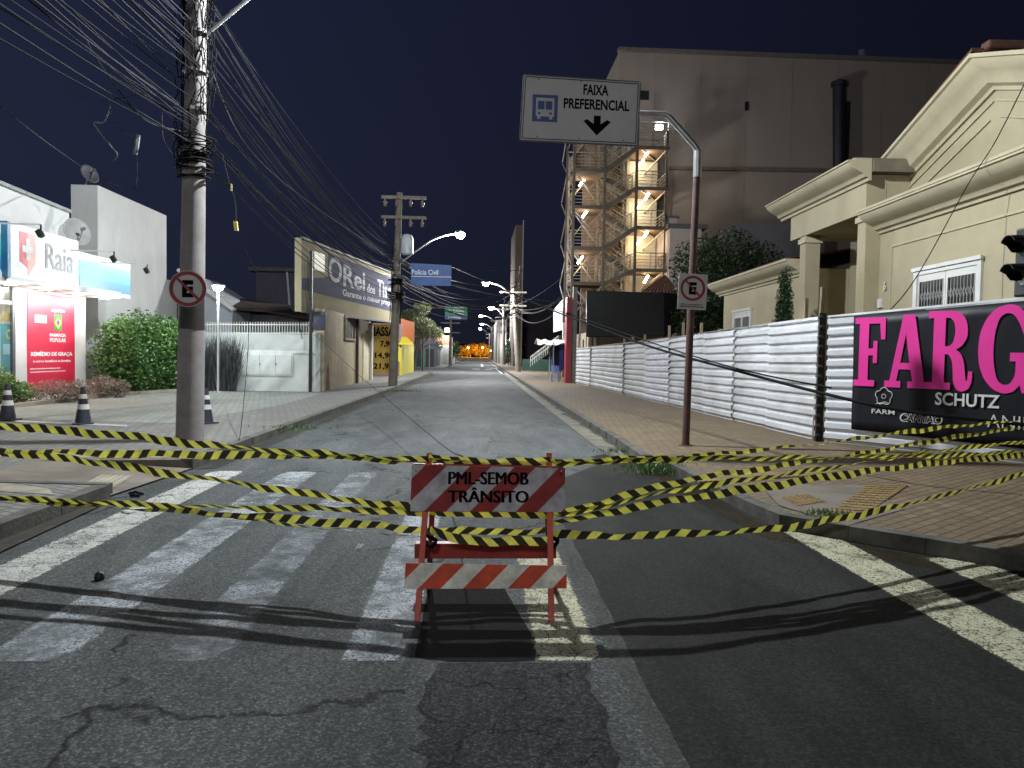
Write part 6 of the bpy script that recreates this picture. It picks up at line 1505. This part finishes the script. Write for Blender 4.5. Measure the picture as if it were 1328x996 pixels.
# beige shop wall along the pavement
m_beige = mat('old_beige', (.36, .30, .19), .9, var=.2, scale=.7, dirt=(.2, .15, .08), dirt_amt=.75)
sh = thing('shop_building', 'old stained beige shop wall running along the left pavement under the billboard', 'shop', (-5.9, 34, .13))
obj('wall', MB().box(-5.85, -5.5, 28.2, 40.3, .1, 3.12), m_beige, sh, bevel=.01)
obj('stain', MB().prism([(-5.499, 28.5, .14), (-5.499, 29.3, .14), (-5.499, 29.2, .7), (-5.499, 28.95, 1.25), (-5.499, 28.7, .9)], (.003, 0, 0)), mat('rust_stain', (.14, .05, .02), .9, var=.5, scale=6), sh)
wn = obj('window', MB().box(-5.5, -5.43, 32.3, 35.0, 2.05, 2.15).box(-5.5, -5.43, 32.3, 32.4, 2.151, 3.1).box(-5.5, -5.43, 34.9, 35.0, 2.151, 3.1), m_wood, sh)
mb = MB()
for k in range(5): mb.beam((-5.46, 32.6 + k * .5, 2.15), (-5.46, 32.6 + k * .5, 3.1), .05)
obj('grille', mb, m_blackp, wn); obj('pane', MB().box(-5.52, -5.475, 32.4, 34.9, 2.151, 3.1), mat('pane_pale', (.35, .33, .28), .4), wn)
w2 = obj('window', MB().box(P(409, 0, 28.15).x, P(426, 0, 28.15).x, 28.12, 28.2, 2.35, 3.0), mat('dark_glass2', (.05, .05, .07), .3), sh)
obj('door', MB().box(-5.5, -5.46, 37.6, 39.3, .14, 2.5), mat('door_pale', (.40, .36, .26), .8), sh)
obj('downpipe', MB().tube([(-5.42, 35.4, .13), (-5.42, 35.4, 3.1)], .07, 8), mat('pipe_dark', (.06, .05, .045), .7), sh)
obj('downpipe', MB().tube([(-5.42, 40.1, .13), (-5.42, 40.1, 2.9), (-5.42, 39.8, 3.0)], .09, 8), m_wht, sh)
# billboard
a0, b0 = P(391, 404, 27.6), P(508, 418, 40.2); d0, c0_ = P(391, 308, 27.6), P(508, 354, 40.2)
bl = thing('billboard', 'long faded billboard with white words ORei dos Tiso on grey over a cream strip', 'billboard', a0)
r1 = V3((b0.x - a0.x, b0.y - a0.y, 0)).normalized(); n1 = r1.cross(V3((0, 0, 1))); LBd = V3((b0.x - a0.x, b0.y - a0.y, 0)).length
def BB(s, f, off=0): # s 0..1 along, f 0..1 up
    lo = a0.lerp(b0, s); hi = d0.lerp(c0_, s); return lo.lerp(hi, f) + n1 * off
m_bbc = mat('billboard_cream', (.24, .21, .14), .9, spec=.03, var=.1, scale=1, dirt=(.25, .2, .13), dirt_amt=.5); m_bbg = mat('billboard_grey', (.07, .07, .095), .9, spec=.03, var=.12); m_bbl = mat('billboard_letters', (.42, .41, .42), .9, spec=.03)
obj('board', MB().prism([BB(0, 0), BB(1, 0), BB(1, 1), BB(0, 1)], -n1 * .25), m_bbc, bl, bevel=.01)
obj('grey_field', MB().prism([BB(.0, .30, .002), BB(1, .22, .002), BB(1, .90, .002), BB(.22, .93, .002), BB(.22, .56, .002), BB(0, .45, .002)], n1 * .006), m_bbg, bl)
obj('yellow_mark', MB().prism([BB(.10, .62, .002), BB(.19, .62, .002), BB(.19, .88, .002), BB(.10, .88, .002)], n1 * .006), mat('bb_yellow', (.4, .36, .14), .6), bl)
up = V3((0, 0, 1))
def bbt(s, s0, s1, f, h, bold=.03, m=m_bbl):
    text(s, 1, BB((s0+s1)/2, f, .009), (BB(s1, f) - BB(s0, f)).normalized(), up, m, bl, width=(BB(s1, f) - BB(s0, f)).length, height=h, bold=bold, th=.006)
def bbs(px):
    lo_, hi_ = 0.0, 1.0
    for _ in range(30):
        m_ = (lo_ + hi_) / 2; q = CR.transposed() @ (BB(m_, .5) - CP); x_ = W0/2 + q.x / -q.z * F0
        if x_ < px: lo_ = m_
        else: hi_ = m_
    return lo_
bbt('O', bbs(426), bbs(443), .70, 1.0, .02); bbt('Rei', bbs(445), bbs(473), .66, .9, .02); bbt('dos', bbs(475.5), bbs(486), .56, .42); bbt('Tiso', bbs(489), bbs(507.5), .62, .8, .02)
bbt('Garante o menor preço', bbs(444), bbs(507), .37, .36, .02)
for k, ch_ in enumerate('FLORE'): text(ch_, 1, BB(.085, .80 - .13 * k, .009), r1, up, m_blk, bl, width=.3, height=.22, bold=.02) if k in (1, 2) else None
obj('post', MB().beam((a0.x + .35, a0.y - .1, .13), (a0.x + .35, a0.y - .1, P(405, 325, 27.5).z), .1), m_blackp, bl)
obj('post', MB().beam(BB(.62, 0, -.3) * 1.0, BB(.62, .55, -.3), .12), m_blackp, bl)
obj('frame', MB().beam(BB(0, 1.0, .01), BB(1, 1.0, .01), .08, .08).beam(BB(0, 0, .01), BB(1, 0, .01), .06, .06), mat('frame_dark', (.10, .10, .10), .8), bl)
# price board
pb = thing('price_board', 'yellow price board headed MASSA with black prices next to the distant pole', 'sign', P(495, 483, 41.5))
a, b, c, d, r1_, u1_, n1_ = frame4([(478, 484), (513, 484), (513, 420), (478, 421)], 41.2)
obj('panel', MB().prism([a, b, c, d], -n1_ * .08), mat('board_yellow', (.50, .33, .05), .5, var=.08), pb)
w_ = (b - a).length; h_ = (d - a).length
obj('header', MB().prism([d - u1_ * h_ * .30, c - u1_ * h_ * .30, c, d], n1_ * .006), mat('board_ochre', (.36, .24, .05), .5), pb)
for s, f, hh, fx, ww in (('MASSA', .86, .5, .5, .9), ('7,90', .60, .36, .68, .5), ('14,90', .36, .36, .58, .68), ('21,90', .14, .36, .55, .74)):
    text(s, 1, a + r1_ * w_ * fx + u1_ * h_ * f + n1_ * (.008 if f > .7 else .002), r1_, u1_, m_blk, pb, width=w_ * ww, height=hh, bold=.03)
for s_ in (0, 1): q = a.lerp(b, s_); obj('post', MB().beam((q.x, q.y + .1, .13), (q.x, q.y + .1, q.z + h_), .08), m_blackp, pb)
# yellow shop
ys_ = thing('yellow_shop', 'small shop with yellow awning front and orange sign, beyond the distant pole', 'shop', P(524, 480, 50))
m_yel = mat('shop_yellow', (.55, .48, .04), .5, var=.1); m_or = mat('shop_orange', (.60, .16, .05), .5, var=.1)
xa, xb = P(505, 0, 48).x, P(531, 0, 48).x
obj('wall', MB().box(xa - 4, xb - .3, 47.6, 58, .1, P(520, 420, 48).z), mat('shop_wall', (.22, .12, .1), .9), ys_)
obj('front_panel', MB().box(xb - 1.4, xb - .3, 47.5, 47.59, P(520, 469, 48).z, P(520, 446, 48).z), m_yel, ys_)
obj('awning', MB().prism([P(512, 447, 47.4), P(536, 447, 47.4), P(528, 439, 49), P(514, 437, 49)], (0, 0, .08)), m_yel, ys_)
obj('side_panel', MB().box(xb - .3, xb - .2, 47.6, 57, .14, P(520, 446, 48).z), m_yel, ys_)
obj('sign_board', MB().prism([P(520, 440, 49), P(537, 444, 51), P(537, 418, 51), P(520, 413, 49)], (0, .15, 0)), m_or, ys_)
# tree by the far corner
tb0 = G(534, 481, .13)
tree('street_tree', 'small pale-leaved tree with bent trunk lit by the lamp at the far left corner', tb0, [(P(548, 425, tb0.y), (1.15, 1, .9)), (P(532, 412, tb0.y), (.9, .9, .7)), (P(565, 432, tb0.y), (.7, .8, .6)), (P(547, 400, tb0.y), (.8, .8, .55)), (P(570, 447, tb0.y), (.35, .4, .45)), (P(535, 438, tb0.y), (.5, .5, .6))], 5200, .085, lm_pale, .16, seed=11)
# far left blocks
fb = thing('shop_building', 'dark flat building with a green doorway beyond the pale tree', 'shop', P(550, 468, 78))
a, b = P(535, 441, 78), P(563, 441, 78)
obj('wall', MB().box(a.x - 8, b.x, 78, 92, .1, a.z), mat('far_dark', (.035, .04, .055), .9, var=.3), fb)
obj('fascia', MB().box(a.x - 8, b.x + .1, 77.9, 78, a.z - .9, a.z + .1), mat('far_fascia', (.10, .11, .14), .8), fb)
obj('doorway', MB().box(P(552, 0, 78).x, P(558, 0, 78).x, 77.93, 77.99, .14, P(555, 453, 78).z), mat('door_green', (.03, .16, .08), .5), fb)
obj('doorway', MB().box(P(541, 0, 78).x, P(546, 0, 78).x, 77.93, 77.99, .14, P(555, 453, 78).z), mat('door_teal', (.04, .1, .13), .5), fb)
fb2 = thing('shop_building', 'far whitewashed shop with orange upper wall on the left of the street', 'shop', P(574, 466, 94))
a, b = P(566, 432, 94), P(583, 432, 94)
obj('wall', MB().box(a.x - 5, b.x, 94, 106, .1, P(570, 447, 94).z), mat('far_white', (.35, .34, .30), .9, var=.2), fb2)
obj('upper_wall', MB().box(a.x - 5, b.x, 94, 106, P(570, 447, 94).z + .003, P(570, 435, 94).z), mat('far_orange', (.26, .12, .07), .9), fb2)
p = P(580, 431, 93.5)
obj('wall_lamp', MB().lathe(p, [(.1, 0), (.3, .1), (.3, .45), (.1, .5)], 10), emit('far_lamp', (.9, .95, 1), 25), fb2); light('lamp_light', p - V3((0, .5, .3)), 500, (.9, .95, 1), .2, fb2)
fb3 = thing('shop_building', 'row of low pale fronts nearest the orange glow on the left', 'shop', P(588, 464, 120))
obj('wall', MB().box(P(578, 0, 120).x, P(592.5, 0, 120).x, 118, 160, .1, P(588, 443, 120).z), mat('far_pale', (.22, .2, .17), .9, var=.3, scale=.2), fb3)
bush('hedge', 'dark far hedge before the orange glow on the left', 'hedge', [(P(587, 456, 112), (1.0, 2, 1.0)), (P(590, 452, 114), (.9, 2, 1.2))], 1500, .14, lm_dk, 8)
# right far side
tbg = thing('tower_block', 'tall narrow dark brown building edge beside the lamp pole on the right', 'building', P(678, 475, 92))
a, b = P(671, 300, 92), P(684, 292, 92)
m_tbk = mat('tower_brown', (.14, .10, .075), .9, var=.35, scale=.25, stretch=(1, 1, .4))
obj('wall', MB().box(P(674, 0, 92).x, P(683, 0, 92).x, 92, 104, .1, b.z), m_tbk, tbg)
obj('lit_edge', MB().box(P(683.1, 0, 92).x, P(684.6, 0, 92).x, 91.8, 92.3, .1, b.z + .5), mat('tower_lit_edge', (.35, .32, .28), .9), tbg)  # pale strip painting in the lit edge of the tower
dkb = thing('building', 'unlit dark building right of the tall narrow one', 'building', P(705, 470, 99))
obj('wall', MB().box(P(685, 0, 99).x, P(760, 0, 99).x, 99, 112, .1, P(705, 396, 99).z), mat('unlit_dark', (.03, .022, .03), .9, var=.2), dkb)
obj('window', MB().box(P(687, 0, 99).x, P(690, 0, 99).x, 98.9, 98.99, P(688, 448, 99).z, P(688, 446, 99).z), mat('pane_dim', (.2, .15, .12), .5), dkb)
fw = thing('shop_building', 'low pale walls behind the far right poles', 'building', P(655, 468, 118))
obj('wall', MB().box(P(652.5, 0, 118).x, P(664, 0, 118).x, 118, 170, .1, P(658, 415, 118).z), mat('far_wall_r', (.22, .21, .2), .9, var=.3, scale=.2), fw)
p = P(663, 443, 117); obj('wall_lamp', MB().lathe(p, [(.1, 0), (.28, .1), (.28, .4), (.1, .5)], 10), MATS['far_lamp'], fw); light('lamp_light', p - V3((.5, .8, .3)), 700, (.9, .97, 1), .2, fw)
bush('hedge', 'dark far hedge between the right poles', 'hedge', [(P(662, 460, 100), (.7, 1.5, 1.3)), (P(660, 452, 102), (.6, 1.5, 1.2))], 1300, .13, lm_dk, 9)
# orange lit trees closing the street
lm_or = leafmat('leaf_amber_lit', (.10, .08, .02), (.25, .20, .05))  # sodium glow is painted into these leaf colours
sod = (1, .38, .05)
for i, (px, w_, h_, s_) in enumerate(((599, 2.4, 2.2, 1), (610, 2.8, 3.0, 2), (623, 3.0, 3.2, 3), (636, 2.8, 2.5, 4))):
    p = P(px, 463, 290); p.z = .0
    tree('tree', ['leftmost', 'second from left', 'third from left', 'rightmost'][i] + ' of the round tree crowns glowing orange at the end of the street', p, [((p.x, 290, 1.6 + h_ * .55), (w_, 2.5, h_ * .62)), ((p.x + 1, 291, 1.2 + h_), (w_ * .6, 2, h_ * .4)), ((p.x - 1.3, 290, 1.6), (w_ * .6, 2, 1.2))], 1500, .26, lm_or, .25, 'orange lit trees', 20 + i)
for i, px in enumerate((607, 626, 637)):
    p = P(px, 452 + (i == 2) * 4, 284)
    t = thing('street_lamp', ['amber lamp low in the left of the orange glow', 'amber lamp in the middle of the orange glow', 'amber lamp at the right end of the orange glow'][i], 'street lamp', (p.x, 284, 0))
    obj('post', MB().tube([(p.x, 284, 0), (p.x, 284, p.z)], .07, 6), m_blackp, t); obj('globe', MB().lathe(p, [(.05, 0), (.3, .15), (.35, .4), (.1, .65)], 10), emit('sodium', (1, .45, .08), 40), t)
    light('sodium_light', p + V3((0, -1, .3)), 9000, sod, .3, t)
struct('hills', MB().prism([(-120, 420, 0), (160, 420, 0), (160, 420, 4), (40, 420, 7), (-40, 420, 6), (-120, 420, 8)], (0, 20, 0)), mat('hill', (.02, .02, .02), .95))
EXPOSURE = 0.22
# ================================================================== RENDER SETTINGS
scene.render.engine = 'CYCLES'
try:
    scene.cycles.use_denoising = True; scene.cycles.denoiser = 'OPENIMAGEDENOISE'
    scene.cycles.max_bounces = 6; scene.cycles.diffuse_bounces = 3; scene.cycles.glossy_bounces = 3; scene.cycles.transparent_max_bounces = 8
    scene.cycles.sample_clamp_indirect = 4; scene.cycles.sample_clamp_direct = 0; scene.cycles.caustics_reflective = False; scene.cycles.caustics_refractive = False
    scene.cycles.use_light_tree = True
except Exception: pass
scene.view_settings.view_transform = 'Standard'; scene.view_settings.look = 'None'
scene.view_settings.exposure = EXPOSURE; scene.view_settings.gamma = 1.0
scene.render.resolution_x = 1024; scene.render.resolution_y = 768
